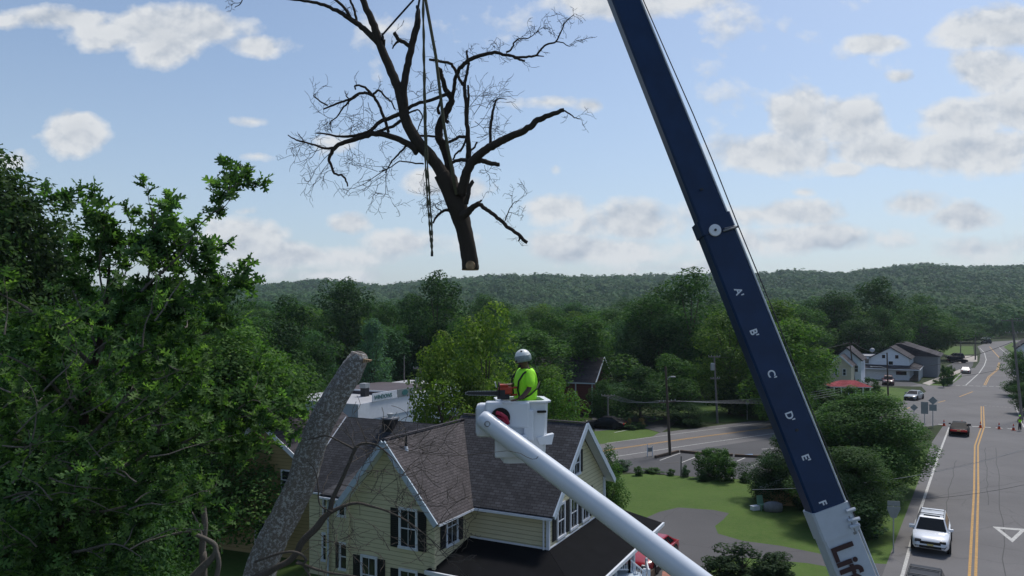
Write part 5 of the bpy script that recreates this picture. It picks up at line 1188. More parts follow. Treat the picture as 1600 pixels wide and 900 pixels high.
for i in range(4): MB().box(q2.x+.15+i*.25, q2.x+.45+i*.25, q2.y-.9, q2.y+1.0, 0, max(.1, q2.z-.15-i*.2)).build('step', 'trim_blue_grey', rl)
MB().box(q1.x-.1, q2.x+.15, q1.y-1.2, q2.y+1.0, 0, q2.z-.02).build('landing', 'trim_blue_grey', rl)

# ================================================================== generic gabled buildings
def gable_house(name, label, org, rz, w0, dep, ev, rd_, wall, roof, wins=(), cat='house', over=.3, par=None):
    t = thing(name, label, cat, org, R(rz)) if par is None else par
    MB().prism([(0, 0, 0), (w0, 0, 0), (w0, 0, ev), (w0/2, 0, rd_-.1), (0, 0, ev)], (0, dep, 0)).build('wall', wall, t)
    k = (rd_-ev)/(w0/2)
    for s_ in (0, 1):
        x0 = -over if s_ == 0 else w0+over
        slab([(x0, -over, ev-k*over), (w0/2+(.001 if s_ else 0), -over, rd_), (w0/2+(.001 if s_ else 0), dep+over, rd_), (x0, dep+over, ev-k*over)], .12).build('roof', roof, t)
        a = Vector((x0, -over-.02, ev-k*over+.03)); b = Vector((w0/2, -over-.02, rd_+.03)); d = (b-a).normalized(); s2 = Vector((0, 1, 0)); MB().box(0, (b-a).length, -.03, .03, -.12, .12, frame(a, d, s2, d.cross(s2))).build('rake_board', 'shutter_black' if wall == 'siding_white' else 'trim_white', t)
    for (face, u_, z0, z1, ww) in wins:
        if face == 'f': window((u_, -.005, 0), FX, FN, ww, z0, z1, (1, 1), True, .08, t)
        elif face == 'r': window((w0+.005, u_, 0), SX, SN, ww, z0, z1, (1, 1), True, .08, t)
        elif face == 'l': window((-.005, u_, 0), (0, -1, 0), (-1, 0, 0), ww, z0, z1, (1, 1), True, .08, t)
    return t
# white gabled restaurant building by the junction
rzM = -32
A0 = G(1420.5, 595)
wb = thing('white_building', 'white gabled building with wraparound porch at the road junction', 'building', tuple(A0), R(rzM))
MB().prism([(-6.9, 0, 2.5), (0, 0, 2.5), (0, 0, 4.5), (-3.4, 0, 6.48), (-6.9, 0, 4.5)], (0, 17, 0)).build('wall', 'siding_white', wb)
MB().box(-10.2, .02, -.02, 17, 0, 2.52).build('wall', 'siding_white', wb)
MB().box(-9.4, -6.9, .4, 9, 2.5, 4.6).build('wall', 'siding_white', wb)
MB().box(-9.5, -6.95, .3, 9.1, 4.6, 4.78).build('flat_roof', 'flat_roof', wb)
for s_, x0 in ((0, -7.3), (1, .4)):
    z0 = 4.5-.25
    slab([(x0, -.35, z0), (-3.4+(.001*s_), -.35, 6.62), (-3.4+(.001*s_), 17.3, 6.62), (x0, 17.3, z0)], .14).build('roof', 'shingle_far', wb)
slab([(-10.4, -1.6, 2.35), (1.8, -1.6, 2.35), (.1, .0, 2.95), (-8.6, 0, 2.95)], .1).build('porch_roof', 'shingle_far', wb)
slab([(1.9, -1.6, 2.352), (1.9, 19.5, 2.352), (.05, 19.5, 3.0), (.05, 0, 3.0)], .1).build('porch_roof', 'shingle_far', wb)
MB().box(-10.4, 1.95, -1.68, -1.58, 2.2, 2.38).build('fascia', 'trim_white', wb); MB().box(1.9, 1.98, -1.6, 19.5, 2.2, 2.38).build('fascia', 'trim_white', wb)
MB().prism([(-.5, 12, 0), (4.6, 12, 0), (4.6, 27, 0), (-.5, 27, 0)], (0, 0, 4.4)).build('rear_wing', 'tarp_grey', wb)
MB().prism([(-3.4, 11.7, 6.2), (-3.4, 11.7, 6.9), (-2.2, 11.7, 6.95), (5.2, 11.7, 4.41), (5.2, 11.7, 4.3), (-.5, 11.7, 4.41)], (0, 16, 0)).build('rear_roof', 'shingle_far', wb)
for i in range(8): MB().box(1.65, 1.8, .2+i*2.3, .35+i*2.3, 0, 2.3).build('porch_post', 'trim_white', wb)
MB().box(.03, 1.5, .5, 17, .0, .35).build('porch_floor', 'timber', wb)
for (u_, z0, z1, ww) in ((-4.6, 4.4, 5.1, .6), (-2.2, 4.4, 5.1, .6), (-3.3, 3.1, 3.8, .8)): window((u_, -.005, 0), FX, FN, ww, z0, z1, (1, 1), False, .08, wb)
window((-8.2, .395, 0), FX, FN, 1.7, 3.2, 4.1, (2, 1), False, .1, wb); window((-1.4, -.025, 0), FX, FN, 1.9, 1.1, 1.85, (1, 1), False, .1, wb)
for i in range(4): window((.005, 2+i*3.4, 0), SX, SN, 1.1, 3.1, 4.1, (1, 1), True, .08, wb)
for i in range(5): window((.025, 2+i*3, 0), SX, SN, 1.6, .5, 2.1, (1, 1), False, .1, wb)
MB().lathe([(.5, 0), (.45, .12), (.2, .2), (.02, .22)], 18, Matrix.Translation((-6.9, 2, 5.9)) @ Matrix.Rotation(R(60), 4, 'X')).tube([(-6.9, 2, 5.2), (-6.9, 2, 5.9)], .05, 6).build('satellite_dish', 'galvanised', wb)
MB().box(1.2, 1.45, 17.5, 17.6, 1.2, 2.1).build('flag', 'flag_red', wb)
# beige house with the red porch
bh = gable_house('beige_house', 'beige two storey house with brown roof left of the white building', tuple(G(1296, 606)), -30, 3.6, 8, 4.2, 5.9, 'siding_beige', 'shingle_far', [('f', 1.1, 2.4, 3.5, .45), ('f', 2.5, 2.4, 3.5, .45)])
gable_house('grey_roof_house', 'taller white house with grey roof behind the beige house', tuple(G(1301, 601)), -30, 4.9, 9, 4.9, 7.1, 'siding_white', 'shingle_far', [('r', 1.5, 2.8, 4.2, .7), ('r', 4.2, 2.8, 4.2, .7), ('f', 4.1, 2.6, 3.8, .55)])
pc = thing('red_porch', 'open porch with faded red roof and white posts', 'porch', tuple(G(1303, 628)), R(-8))
MB().prism([(-.6, -.4, 2.3), (5.6, -.4, 2.3), (5.6, 3.4, 2.3), (-.6, 3.4, 2.3)], (0, 0, .08)).build('eaves', 'trim_white', pc)
MB().add([(-.6, -.4, 2.385), (5.6, -.4, 2.385), (5.6, 3.4, 2.385), (-.6, 3.4, 2.385), (1.4, 1.5, 3.25), (3.6, 1.5, 3.25)], [(0, 1, 5, 4), (1, 2, 5), (2, 3, 4, 5), (3, 0, 4), (3, 2, 1, 0)]).build('roof', 'shingle_red', pc)
for i in range(6): MB().box(i*1.05-.07, i*1.05+.07, -.2, -.06, 0, 2.3).build('post', 'trim_white', pc)
MB().box(0, 5.2, 3.2, 3.3, 0, 2.3).build('back_wall', 'interior', pc)
# far house up the street
gable_house('far_house', 'grey roofed house among dark trees beyond the white building', tuple(G(1447, 562)), 58, 7.5, 13, 5.4, 9.6, 'siding_white', 'shingle_far', [('f', 3, 2, 3.5, 1)])
gable_house('far_right_house', 'pale house side at the right edge of the picture', tuple(G(1590, 585)), -30, 6, 9, 6, 8.5, 'siding_white', 'shingle_far', [('f', 2, 3, 4.4, .8)])
# dark red house behind the bucket
rh = thing('dark_red_house', 'low dark red house with black roof among the trees', 'house', (10.9, 100, 0), R(-20)); rh.scale = (1.16, 1.16, .98)
MB().prism([(0, 0, 0), (0, 8, 0), (0, 8, 4.5), (0, 4, 7.2), (0, 0, 4.5)], (-7.5, 0, 0)).build('wall', 'siding_red', rh)
slab([(.5, -.5, 4.3), (-8, -.5, 4.3), (-8, 4, 7.5), (.5, 4, 7.5)]).build('roof', 'shingle_far', rh); slab([(.5, 8.5, 4.3), (-8, 8.5, 4.3), (-8, 4.001, 7.5), (.5, 4.001, 7.5)]).build('roof', 'shingle_far', rh)
for a, b in (((.55, -.5, 4.35), (.55, 4, 7.58)), ((.55, 8.5, 4.35), (.55, 4, 7.58))):
    a, b = Vector(a), Vector(b); d = (b-a).normalized(); s2 = Vector((1, 0, 0)); MB().box(0, (b-a).length, -.03, .03, -.12, .12, frame(a, d, s2, d.cross(s2))).build('rake_board', 'trim_white', rh)
for i in range(3): MB().box(-.08-i*2.0, .08-i*2.0, -.04, -.005, 0, 4.25).build('trim_post', 'trim_white', rh)
MB().box(-8, .5, -.56, -.5, 4.2, 4.36).build('gutter', 'trim_white', rh)
# shop with the window sign, behind the yellow house
sh = thing('flat_roofed_shop', 'white flat roofed shop building behind the yellow house', 'building', (-13.6, 65, 0), R(-27))
MB().box(-10, 0, 0, 22, 0, 5.62).build('wall', 'trim_blue_grey', sh)
MB().box(.0, .05, -.05, 22, 4.2, 5.72).build('white_fascia', 'trim_white', sh)
MB().box(-10.02, .02, -.06, 0, 5.62, 5.74).build('parapet_cap', 'trim_white', sh)
MB().box(-9.9, -.2, .1, 21.9, 5.62, 5.67).build('roof', 'flat_roof', sh)
MB().box(-9.0, -1.8, 7, 15, 5.67, 6.05).build('raised_roof', 'flat_roof_dark', sh)
MB().box(-9.1, -1.7, 6.9, 7.0, 5.98, 6.12).build('roof_edge', 'trim_white', sh)
MB().box(-3.9, -3.3, 5.2, 5.8, 5.67, 6.5).build('roof_vent', 'dark_steel', sh); MB().box(-3.95, -3.25, 5.15, 5.85, 6.5, 6.95).build('vent_hood', 'galvanised', sh)
MB().box(-5.4, -4.9, 2, 2.5, 5.67, 6.0).build('roof_unit', 'galvanised', sh)
sg = thing('shop_sign', 'long shop sign reading WINDOWS on the flat shop roof', 'sign', (-13.6, 65, 5.72), R(-27))
MB().box(.06, .14, 1.9, 5.6, .02, .75).build('panel', 'trim_white', sg); MB().box(.06, .14, 5.75, 8.6, .02, .75).build('panel', 'sign_back', sg)
text_mesh('lettering', 'WINDOWS', .52, .01, Matrix(((0, 0, 1, .16), (1, 0, 0, 2.12), (0, 1, 0, .2), (0, 0, 0, 1))), 'sign_green', sg, bold=.008)
MB().lathe([(.26, 0), (.26, .02)], 20, Matrix(((0, 0, 1, .145), (1.9, 0, 0, 6.9), (0, 1, 0, .4), (0, 0, 0, 1)))).build('oval_emblem', 'sign_green', sg)
# ochre neighbour house behind the trunk
oc = gable_house('ochre_house', 'ochre clapboard house wing glimpsed between trunk and yellow house', (-17.3, 43.2, 0), -20, 6.4, 7, 5.2, 7.6, 'siding_ochre', 'shingle_far', [('f', 4.9, 3.9, 4.9, .6), ('f', 4.9, 1.6, 3.0, .7), ('f', 3.2, .1, 1.9, .8)])
# ochre shed with boats
gable_house('garden_shed', 'small ochre shed under the dark spreading tree on the lawn', (17.9, 52.9, 0), -8, 3.0, 2.4, 1.25, 1.9, 'siding_shed', 'roof_membrane', [], 'shed', .15)
kk = thing('garden_chair', 'pale green plastic chair in front of the ochre shed', 'chair', tuple(G(1191, 797)), R(15))
MB().box(-.25, .25, -.25, .25, .38, .43, bev=.01).build('seat', 'plastic_green', kk); MB().prism([(-.25, .22, .42), (.25, .22, .42), (.22, .34, .95), (-.22, .34, .95)], (0, .04, 0)).build('backrest', 'plastic_green', kk)
for x in (-.22, .22):
    for y in (-.22, .22): MB().box(x-.03, x+.03, y-.03, y+.03, 0, .38).build('leg', 'plastic_green', kk)
kk = thing('covered_barbecue', 'low barbecue under a grey cover beside the shed', 'barbecue', tuple(G(1208, 799)), R(-5))
MB().loft([[(math.cos(a)*rx, math.sin(a)*ry, z) for a in [k*math.pi/6 for k in range(12)]] for rx, ry, z in ((.62, .36, .02), (.66, .38, .3), (.60, .34, .55), (.35, .2, .66))]).build('cover', 'tarp_grey', kk, smooth=True)
MB().tube([(-.5, .2, .05), (.5, .2, .05)], .05, 6).build('base_rail', 'dark_steel', kk)
kk = thing('white_bin', 'small white box lying on the lawn beside the green chair', 'box', tuple(G(1180, 797)), R(20)); MB().box(-.3, .3, -.18, .18, 0, .28, bev=.03).build('tub', 'trim_white', kk); MB().box(-.32, .32, -.2, .2, .28, .32, bev=.01).build('lid', 'trim_white', kk)

# ================================================================== vehicles
def wheel(t, x, y, r_=.34, w0=.22):
    s_ = 1 if y > 0 else -1
    M = Matrix(((1, 0, 0, x), (0, 0, s_, y-s_*w0/2), (0, 1, 0, r_), (0, 0, 0, 1)))
    wo = bpy.data.objects.new('wheel', None); COL.objects.link(wo); wo.parent = t; wo.empty_display_size = .1
    MB().lathe([(r_*.62, 0), (r_*.95, .0), (r_, .03), (r_, w0-.03), (r_*.95, w0), (r_*.64, w0)], 24, M).build('tyre', 'rubber', wo, True)
    m_ = MB().lathe([(r_*.60, .02), (r_*.62, w0-.01), (r_*.55, w0-.02), (r_*.5, w0-.05), (.05, w0-.03), (.02, w0-.01)], 20, M); m_.build('rim', 'rim', wo)
def vehicle(name, label, loc, rz, kind, paint, group=None, cat='car', tail=False):
    # x forward, y left; profile tables: x, half width, belt height, bottom
    t = thing(name, label, cat, loc, rz, group)
    suv = kind == 'suv'
    L, Wd, Ht, belt = (4.8, .97, 1.72, 1.08) if suv else (4.85, .93, 1.42, .93)
    hood = belt-(.02 if suv else .08); gz = .30 if suv else .20
    xs_ = [(-L/2, .80, .48, .62), (-L/2+.06, .90, .36, belt-.16), (-L/2+.35, .95, gz, belt-.02), (-1.1, 1.0, gz, belt), (0, 1.0, gz, belt), (.9, 1.0, gz, belt-.02), (1.4, .99, gz, hood-.02), (L/2-.45, .95, gz, hood-.10), (L/2-.12, .87, .34, hood-.22), (L/2, .74, .42, hood-.38)]
    rings_ = []
    for x, k, zb_, zt_ in xs_:
        h_ = Wd*k; rings_.append([(x, -h_*.90, zb_), (x, h_*.90, zb_), (x, h_, zb_+.12), (x, h_*1.0, zt_-.22), (x, h_*.965, zt_-.06), (x, h_*.86, zt_), (x, h_*.4, zt_+.02), (x, -h_*.4, zt_+.02), (x, -h_*.86, zt_), (x, -h_*.965, zt_-.06), (x, -h_, zt_-.22), (x, -h_, zb_+.12)])
    body = MB().loft(rings_).build('body', paint, t, True)
    md = body.modifiers.new('split', 'EDGE_SPLIT'); md.split_angle = R(38)
    # greenhouse
    if suv: base_x, top_x = (-2.22, 1.02), (-1.95, .35)
    else: base_x, top_x = (-1.85, 1.05), (-1.05, .20)
    bw_, tw_ = Wd*.90, Wd*.68
    zt_ = Ht
    gh = [[(base_x[1], -bw_, belt-.02), (base_x[1], bw_, belt-.02), (base_x[0], bw_, belt-.02), (base_x[0], -bw_, belt-.02)],
          [(top_x[1], -tw_, zt_-.05), (top_x[1], tw_, zt_-.05), (top_x[0], tw_, zt_-.05), (top_x[0], -tw_, zt_-.05)]]
    MB().loft(gh).build('cabin', paint, t)
    MB().loft([[(top_x[1]+.02, -tw_, zt_-.055), (top_x[1]+.02, tw_, zt_-.055), (top_x[0]-.02, tw_, zt_-.055), (top_x[0]-.02, -tw_, zt_-.055)], [(top_x[1]-.10, -tw_+.07, zt_), (top_x[1]-.10, tw_-.07, zt_), (top_x[0]+.10, tw_-.07, zt_), (top_x[0]+.10, -tw_+.07, zt_)]]).build('roof', paint, t)
    def glass(a, b, c, d_, i0=.07, j0=.10, j1=.07, nm='side_window', out=.012):
        a, b, c, d_ = map(Vector, (a, b, c, d_)); n_ = (b-a).cross(d_-a).normalized()
        def P(u_, v_): return (a.lerp(b, u_)).lerp(d_.lerp(c, u_), v_)+n_*out
        MB().prism([P(i0, j0), P(1-i0, j0), P(1-i0, 1-j1), P(i0, 1-j1)], n_*-.006).build(nm, 'car_glass', t)
    g0, g1 = gh
    glass(g0[1], g0[0], g1[0], g1[1], .05, .04, .05, 'windscreen', -.012); glass(g0[1], g0[0], g1[0], g1[1], .05, .04, .05, 'windscreen', .012)
    glass(g0[3], g0[2], g1[2], g1[3], .07, .10, .06, 'rear_window')
    for (i, j) in ((1, 2), (3, 0)):
        a, b, c, d_ = Vector(g0[i]), Vector(g0[j]), Vector(g1[j]), Vector(g1[i])
        for f0, f1 in ((.04, .34), (.36, .66), (.68, .93)):
            for o_ in (.012, -.012): glass(a.lerp(b, f0), a.lerp(b, f1), d_.lerp(c, f1), d_.lerp(c, f0), .03, .12, .10, 'side_window', o_)
    for x in (-1.45, 1.42):
        for y in (-Wd+.06, Wd-.06): wheel(t, x, y, .37 if suv else .33)
        for y in (-1, 1):
            pts = [(x+math.cos(a)*.46, y*(Wd*1.0+.002), .36+math.sin(a)*.46) for a in [math.pi*k/10 for k in range(11)]]
            MB().prism(pts, (0, -y*.02, 0)).build('wheel_arch', 'rubber', t)
    for y in (-1, 1):
        MB().box(L/2-.16, L/2-.03, y*Wd*.48, y*Wd*.80, hood-.34, hood-.20, bev=.01).build('headlight', 'lamp_glass' if paint != 'paint_white' else 'window_glass', t)
        MB().box(-L/2-.01, -L/2+.12, y*Wd*.50, y*Wd*.84, belt-.34, belt-.16, bev=.01).build('tail_light', 'tail_red', t)
        MB().box(.62, .78, y*(Wd*.90), y*(Wd+.15), belt+.0, belt+.15, bev=.03).build('mirror', paint, t)
    MB().box(L/2-.10, L/2+.012, -.52, .52, hood-.42, hood-.28).build('grille', 'interior', t)
    MB().box(L/2-.12, L/2+.005, -.55, .55, gz+.12, gz+.25).build('air_intake', 'interior', t)
    MB().box(L/2-.02, L/2+.03, -.16, .16, gz+.27, gz+.36).build('number_plate', 'plate_yellow', t); MB().box(-L/2-.03, -L/2+.02, -.16, .16, .62, .72).build('number_plate', 'plate_yellow', t)
    if tail: MB().box(-L/2-.02, -L/2+.06, -Wd*.86, Wd*.86, belt-.36, belt-.14, bev=.01).build('tail_light_bar', 'tail_red', t)
    if suv:
        for y in (-1, 1): MB().tube([(top_x[1]-.1, y*(tw_-.04), Ht+.0), (top_x[1]-.2, y*(tw_-.04), Ht+.05), (top_x[0]+.3, y*(tw_-.04), Ht+.05), (top_x[0]+.2, y*(tw_-.04), Ht)], .02, 6).build('roof_rail', 'dark_steel', t)
        for x in (-.2, -1.2): MB().box(x-.04, x+.04, -tw_+.02, tw_-.02, Ht+.05, Ht+.08).build('cross_bar', 'dark_steel', t)
        MB().box(-.12, .22, -.42, .42, Ht+.001, Ht+.006).build('sunroof', 'car_glass', t)
    return t
# heading: rz turns the nose (+x); the street runs at about 57 degrees from +x
ang = math.atan2(.842, .54)
vehicle('suv', 'white sport utility car facing the viewer on the left lane of the street', tuple(G(1456, 851))[:2]+(.016,), ang+math.pi+R(1), 'suv', 'paint_white')
vehicle('suv', 'dark grey sport utility car at the bottom edge behind the white one', tuple(G(1442, 962))[:2]+(.016,), ang+math.pi, 'suv', 'paint_charcoal')
vehicle('police_car', 'dark patrol car with red tail lamps driving away towards the cones', tuple(G(1499, 678))[:2]+(.016,), ang, 'sedan', 'paint_black', tail=True)
vehicle('car', 'silver sedan leaving the junction towards the side road', tuple(G(1428, 624))[:2]+(.016,), ang+R(168), 'sedan', 'paint_silver')
vehicle('car', 'pale hatchback seen from behind on the left side past the crosswalk', tuple(G(1509, 583))[:2]+(.016,), ang, 'sedan', 'paint_grey_white')
vehicle('suv', 'black car parked on the forecourt beyond the white building', tuple(G(1496, 567))[:2]+(.016,), R(-15), 'suv', 'paint_black')
vehicle('suv', 'second dark car on the forecourt, half hidden by the black one', tuple(G(1492, 561))[:2]+(.016,), R(170), 'suv', 'paint_charcoal')
vehicle('suv', 'dark car on the bend at the far end of the street', tuple(G(1541, 537))[:2]+(.016,), R(200), 'suv', 'paint_black')
vehicle('car', 'small pale car beyond the bend of the street', tuple(G(1539, 531))[:2]+(.016,), R(180), 'sedan', 'paint_grey_white')
vehicle('suv', 'maroon car parked in front of the white building', tuple(G(1388, 601))[:2]+(.016,), ang+R(185), 'suv', 'paint_maroon')
vehicle('car', 'black car parked in the small lot across the side road', tuple(G(945, 669))[:2]+(.016,), R(160), 'sedan', 'paint_black')
vehicle('car', 'red car on the driveway half hidden by the white lift boom', tuple(G(1016, 880))[:2]+(.016,), R(238), 'sedan', 'paint_red')
vehicle('suv', 'white vehicle glimpsed through the oak leaves at lower left', tuple(G(160, 900))[:2]+(.016,), R(20), 'suv', 'paint_white')

# ================================================================== poles, wires, signs
def pole(label, base, hgt, lean=(0, 0), r_=.14, arms=((.92, 1.2),), m='pole_wood', lamp=None, trafo=None, adir=(.84, .54), name='utility_pole', guy=False):
    t = thing(name, label, 'pole', tuple(base)); L = Vector((lean[0], lean[1], hgt))
    MB().tube([(0, 0, 0), L*.5, L], [r_, r_*.85, r_*.65], 8).build('post', m, t)
    ad = Vector((adir[0], adir[1], 0)).normalized()
    for f, w0 in arms:
        c = L*f; MB().box(-w0, w0, -.05, .05, -.06, .06, frame(c+Vector((0, 0, 0)), ad, Vector((0, 0, 1)).cross(ad), (0, 0, 1))).build('crossarm', m, t)
        for k in (-1, -.5, .5, 1): p = c+ad*w0*k*.95; MB().tube([p+Vector((0, 0, .05)), p+Vector((0, 0, .22))], .035, 6).build('insulator', 'galvanised', t)
    if lamp:
        f, dx, dy = lamp; c = L*f; e = c+Vector((dx, dy, .45)); lo = MB().tube([c, c+Vector((dx*.4, dy*.4, .35)), e], .035, 6).build('lamp_arm', 'galvanised', t)
        MB().box(e.x-.12, e.x+.34*(1 if dx > 0 else -1), e.y-.1, e.y+.1, e.z-.10, e.z+.02, bev=.03).build('lamp_head', 'galvanised', lo)
    if trafo:
        c = L*trafo+Vector((-.32, -.2, 0)); MB().lathe([(.24, -.45), (.26, -.4), (.26, .35), (.2, .45)], 14, Matrix.Translation(c)).build('transformer', 'galvanised', t)
    return Vector(base)+L
def hgt(px, py, Y): return W(px, py, Y).z
b = G(1047, 711); pA = pole('near utility pole with street lamp beside the parking lot entrance', b, hgt(1040, 573, b.y), ((1040-1047)/F*b.y, 0), .15, ((.60, 1.1),), lamp=(.84, .5, -.2))
b = G(1121, 661); pB = pole('grey utility pole with transformer on the far verge of the side road', b, hgt(1116, 556, b.y), (-.4, 0), .15, ((.985, .75), (.66, .6)), 'pole_grey', trafo=.84, adir=(1, .1))
b = G(1388, 631); pC = pole('dark utility pole with long lamp arm in front of the white building', b, hgt(1386, 551, b.y), (-.2, 0), .14, (), lamp=(.68, -2.6, -.8))
b = G(1336, 603); pD = pole('utility pole with crossarm in front of the grey roofed white house', b, hgt(1328, 535, b.y), (-1.0, 0), .15, ((.97, 1.3),), adir=(1, .1))
b = G(1501, 555); pE = pole('slim pole on the verge beyond the veranda building', b, hgt(1501, 525, b.y), (0, 0), .16, (), 'pole_grey')
b = G(1524, 562); pF_ = pole('far pole with lamp at the left side of the street bend', b, hgt(1523, 516, b.y), (0, 0), .2, ((.93, .8),), 'pole_grey')
b = G(1597, 656); pG = pole('tall leaning pole at the right edge by the street corner', b, hgt(1582, 498, b.y), (-1.3, 0), .17, ((.98, 1.2), (.86, .9)), 'pole_grey', adir=(.9, -.4))
b = G(950, 668); pH = pole('short pole with crossarm among the trees left of the side road', b, hgt(950, 617, b.y), (0, 0), .12, ((.97, .8),), 'pole_grey', adir=(1, 0))
pI = pole('grey pole with crossarm left of the yellow green tree', (-10.2, 82, 0), hgt(636, 574, 82), (0, 0), .15, ((.985, .8),), 'pole_grey', adir=(1, .1), trafo=.8)
pJ = pole('thin pale pole behind the flat roofed shop', (-12.6, 86, 0), hgt(616, 556, 86), (0, 0), .09, (), 'pole_grey')
def cable(label, a, b, sag, r_=.018, m='wire', n=18):
    a, b = Vector(a), Vector(b); t = thing('overhead_cable', label, 'cable', tuple(a), world=True)
    pts = [a.lerp(b, i/n)-Vector((0, 0, sag*4*(i/n)*(1-i/n))) for i in range(n+1)]; MB().tube(pts, r_, 5).build('strand', m, t)
def offp(p, dx, dz, dy=0): return Vector(p)+Vector((dx, dy, dz))
aA = offp(pA, .15, -3.45)
for k, (dx, nm_) in enumerate(((-1, 'left'), (-.4, 'second'), (.4, 'third'), (1, 'right'))):
    cable('cable over the parking lot, %s strand from the near pole to the short pole' % nm_, offp(aA, dx, .15), offp(pH, dx*.7, 0), .5, .016, 'pale_wire')
    cable('cable over the side road, %s strand from the near pole towards the crane' % nm_, offp(aA, dx, .15), W(1330, 600+k*4, 104), .8, .016, 'pale_wire')
cable('cable from the transformer pole to the pole in front of the white building', offp(pB, 0, -.2), offp(pD, 0, 0), .8)
cable('upper cable from the junction pole to the beige house pole', offp(pC, 0, -.1), offp(pD, .5, .1), .6)
cable('cable crossing the junction from the lamp arm pole to the right edge pole', offp(pC, 0, -2.5), offp(pG, 0, -3), .9, .03)
cable('cable crossing the far street above the crosswalk', offp(pC, 0, -4.2), W(1612, 565, 130), .9, .03)
cable('long pale cable sagging across the street over the broad dark tree', W(1175, 765, 44), W(1640, 688, 58), .9, .015, 'pale_wire')
cable('thin cable across the street above the white car', W(1395, 782, 47), W(1640, 748, 50), .3, .012)
cable('long cable from the right edge pole along the street', offp(pG, .3, 0), W(1640, 470, 60), .4, .03)
cable('second cable dropping from the right edge pole', offp(pG, .3, -1.5), W(1640, 640, 70), .4, .03)
# yield sign seen from behind and its small plate
b = G(1396, 863)
ts = thing('yield_sign', 'back of a triangular yield sign under the broad dark tree', 'road sign', tuple(b), R(-10)); hz_ = hgt(1396, 790, b.y)
MB().box(-.03, .03, -.03, .03, 0, hz_).build('post', 'galvanised', ts)
MB().prism([(-.36, -.05, hz_-.05), (.36, -.05, hz_-.05), (.36, -.05, hz_-.2), (.14, -.05, hz_-.7), (-.14, -.05, hz_-.7), (-.36, -.05, hz_-.2)], (0, .02, 0)).build('plate', 'sign_back', ts)
MB().box(-.34, .34, -.06, -.04, hz_, hz_+.28).build('upper_plate', 'sign_back', ts)
for lbl, px, pb, pt, plates in (('left of three route sign posts at the corner, diamond plate', 1428, 650, 633, ((0, .55, 'd'),)), ('middle route sign post at the corner with two square plates', 1444.5, 657, 629, ((0, .62, 's'), (-.72, .62, 's'))), ('right route sign post at the corner with tall diamond plate', 1457.5, 663, 622, ((0, .6, 'd'), (-.85, .62, 's')))):
    b = G(px, pb+4); t = thing('route_sign', lbl, 'road sign', tuple(b), R(-20)); hz_ = hgt(px, pt, b.y)
    MB().box(-.04, .04, -.04, .04, 0, hz_).build('post', 'galvanised', t)
    for dz, s_, k in plates:
        z = hz_+dz-.3; s2 = s_/2*1.3
        if k == 's': MB().box(-s2, s2, -.07, -.05, z-s2*.95, z+s2*.95).build('plate', 'sign_back', t)
        else: MB().prism([(-s2*1.3, -.07, z), (0, -.07, z-s2*1.3), (s2*1.3, -.07, z), (0, -.07, z+s2*1.3)], (0, .02, 0)).build('plate', 'sign_back', t)
b = G(1016, 713); t = thing('entrance_sign', 'small white sign on two stakes beside the side road kerb', 'sign', tuple(b), R(20))
MB().box(-.35, -.29, -.03, .03, 0, 1.2).build('stake', 'trim_white', t); MB().box(.2, .26, -.03, .03, 0, 1.0).build('stake', 'trim_white', t); MB().box(-.3, .22, -.02, .02, .45, .85).build('board', 'sign_back', t)
b = G(1167.5, 656); t = thing('sign_post', 'thin grey sign post on the far verge right of the transformer pole', 'post', tuple(b)); MB().box(-.04, .04, -.04, .04, 0, 2.4).build('post', 'galvanised', t); MB().box(-.2, .2, -.06, -.04, 1.9, 2.4).build('plate', 'sign_back', t)
b = G(1064, 745); t = thing('fence_post', 'weathered fence post at the lawn edge by the parking lot', 'post', tuple(b)); MB().tube([(0, 0, 0), (.02, 0, 1.75)], [.06, .05], 6).build('post', 'pole_grey', t); MB().tube([(0, 0, 1.2), (-1.5, -.2, 1.15)], .015, 5).build('wire', 'wire', t)
b = G(1181, 760); t = thing('fence_post', 'fence post beside the dark spreading tree', 'post', tuple(b)); MB().tube([(0, 0, 0), (0, 0, 1.5)], [.06, .05], 6).build('post', 'pole_grey', t)
# timber edging of the parking lot
for i, (a, b_) in enumerate((((1024, 716), (1060, 707)), ((1063, 707), (1104, 711)), ((1107, 711.5), (1145, 713)), ((1148, 713.5), (1190, 715.5)))):
    a, b_ = G(*a), G(*b_); d = (b_-a); L = d.length; d.normalize(); t = thing('timber_edging', ['leftmost', 'second', 'third', 'rightmost'][i]+' timber beam edging the parking lot', 'timber', tuple(a), group='timber beams of the parking lot')
    MB().box(0, L, -.12, .12, .01, .25, frame((0, 0, 0), d, Vector((0, 0, 1)).cross(d), (0, 0, 1)), .02).build('beam', 'timber', t)
# cones
def cone_thing(label, loc):
    t = thing('traffic_cone', label, 'cone', loc, 0, 'traffic cones across the street')
    MB().box(-.2, .2, -.2, .2, .0, .04, bev=.01).build('base', 'cone_orange', t); MB().lathe([(.15, .04), (.03, .75), (.02, .76)], 14).build('body', 'cone_orange', t, True)
    MB().lathe([(.104, .34), (.084, .46)], 14).build('collar', 'trim_white', t); return t
order = ['leftmost', 'second', 'third, on the centre line', 'fourth', 'rightmost, nearest the flagger']
c0_ = None
for i, (x, y) in enumerate(((1475, 665.5), (1503, 667), (1532, 668.5), (1561, 670.5), (1583.5, 672.5))):
    p = tuple(G(x, y))[:2]+(.02,)
    if c0_ is None: c0_ = cone_thing('leftmost orange traffic cone in the row across the street', p)
    else:
        c = copy_tree(c0_); c.location = p; c['label'] = 'orange traffic cone in the row across the street, '+order[i]
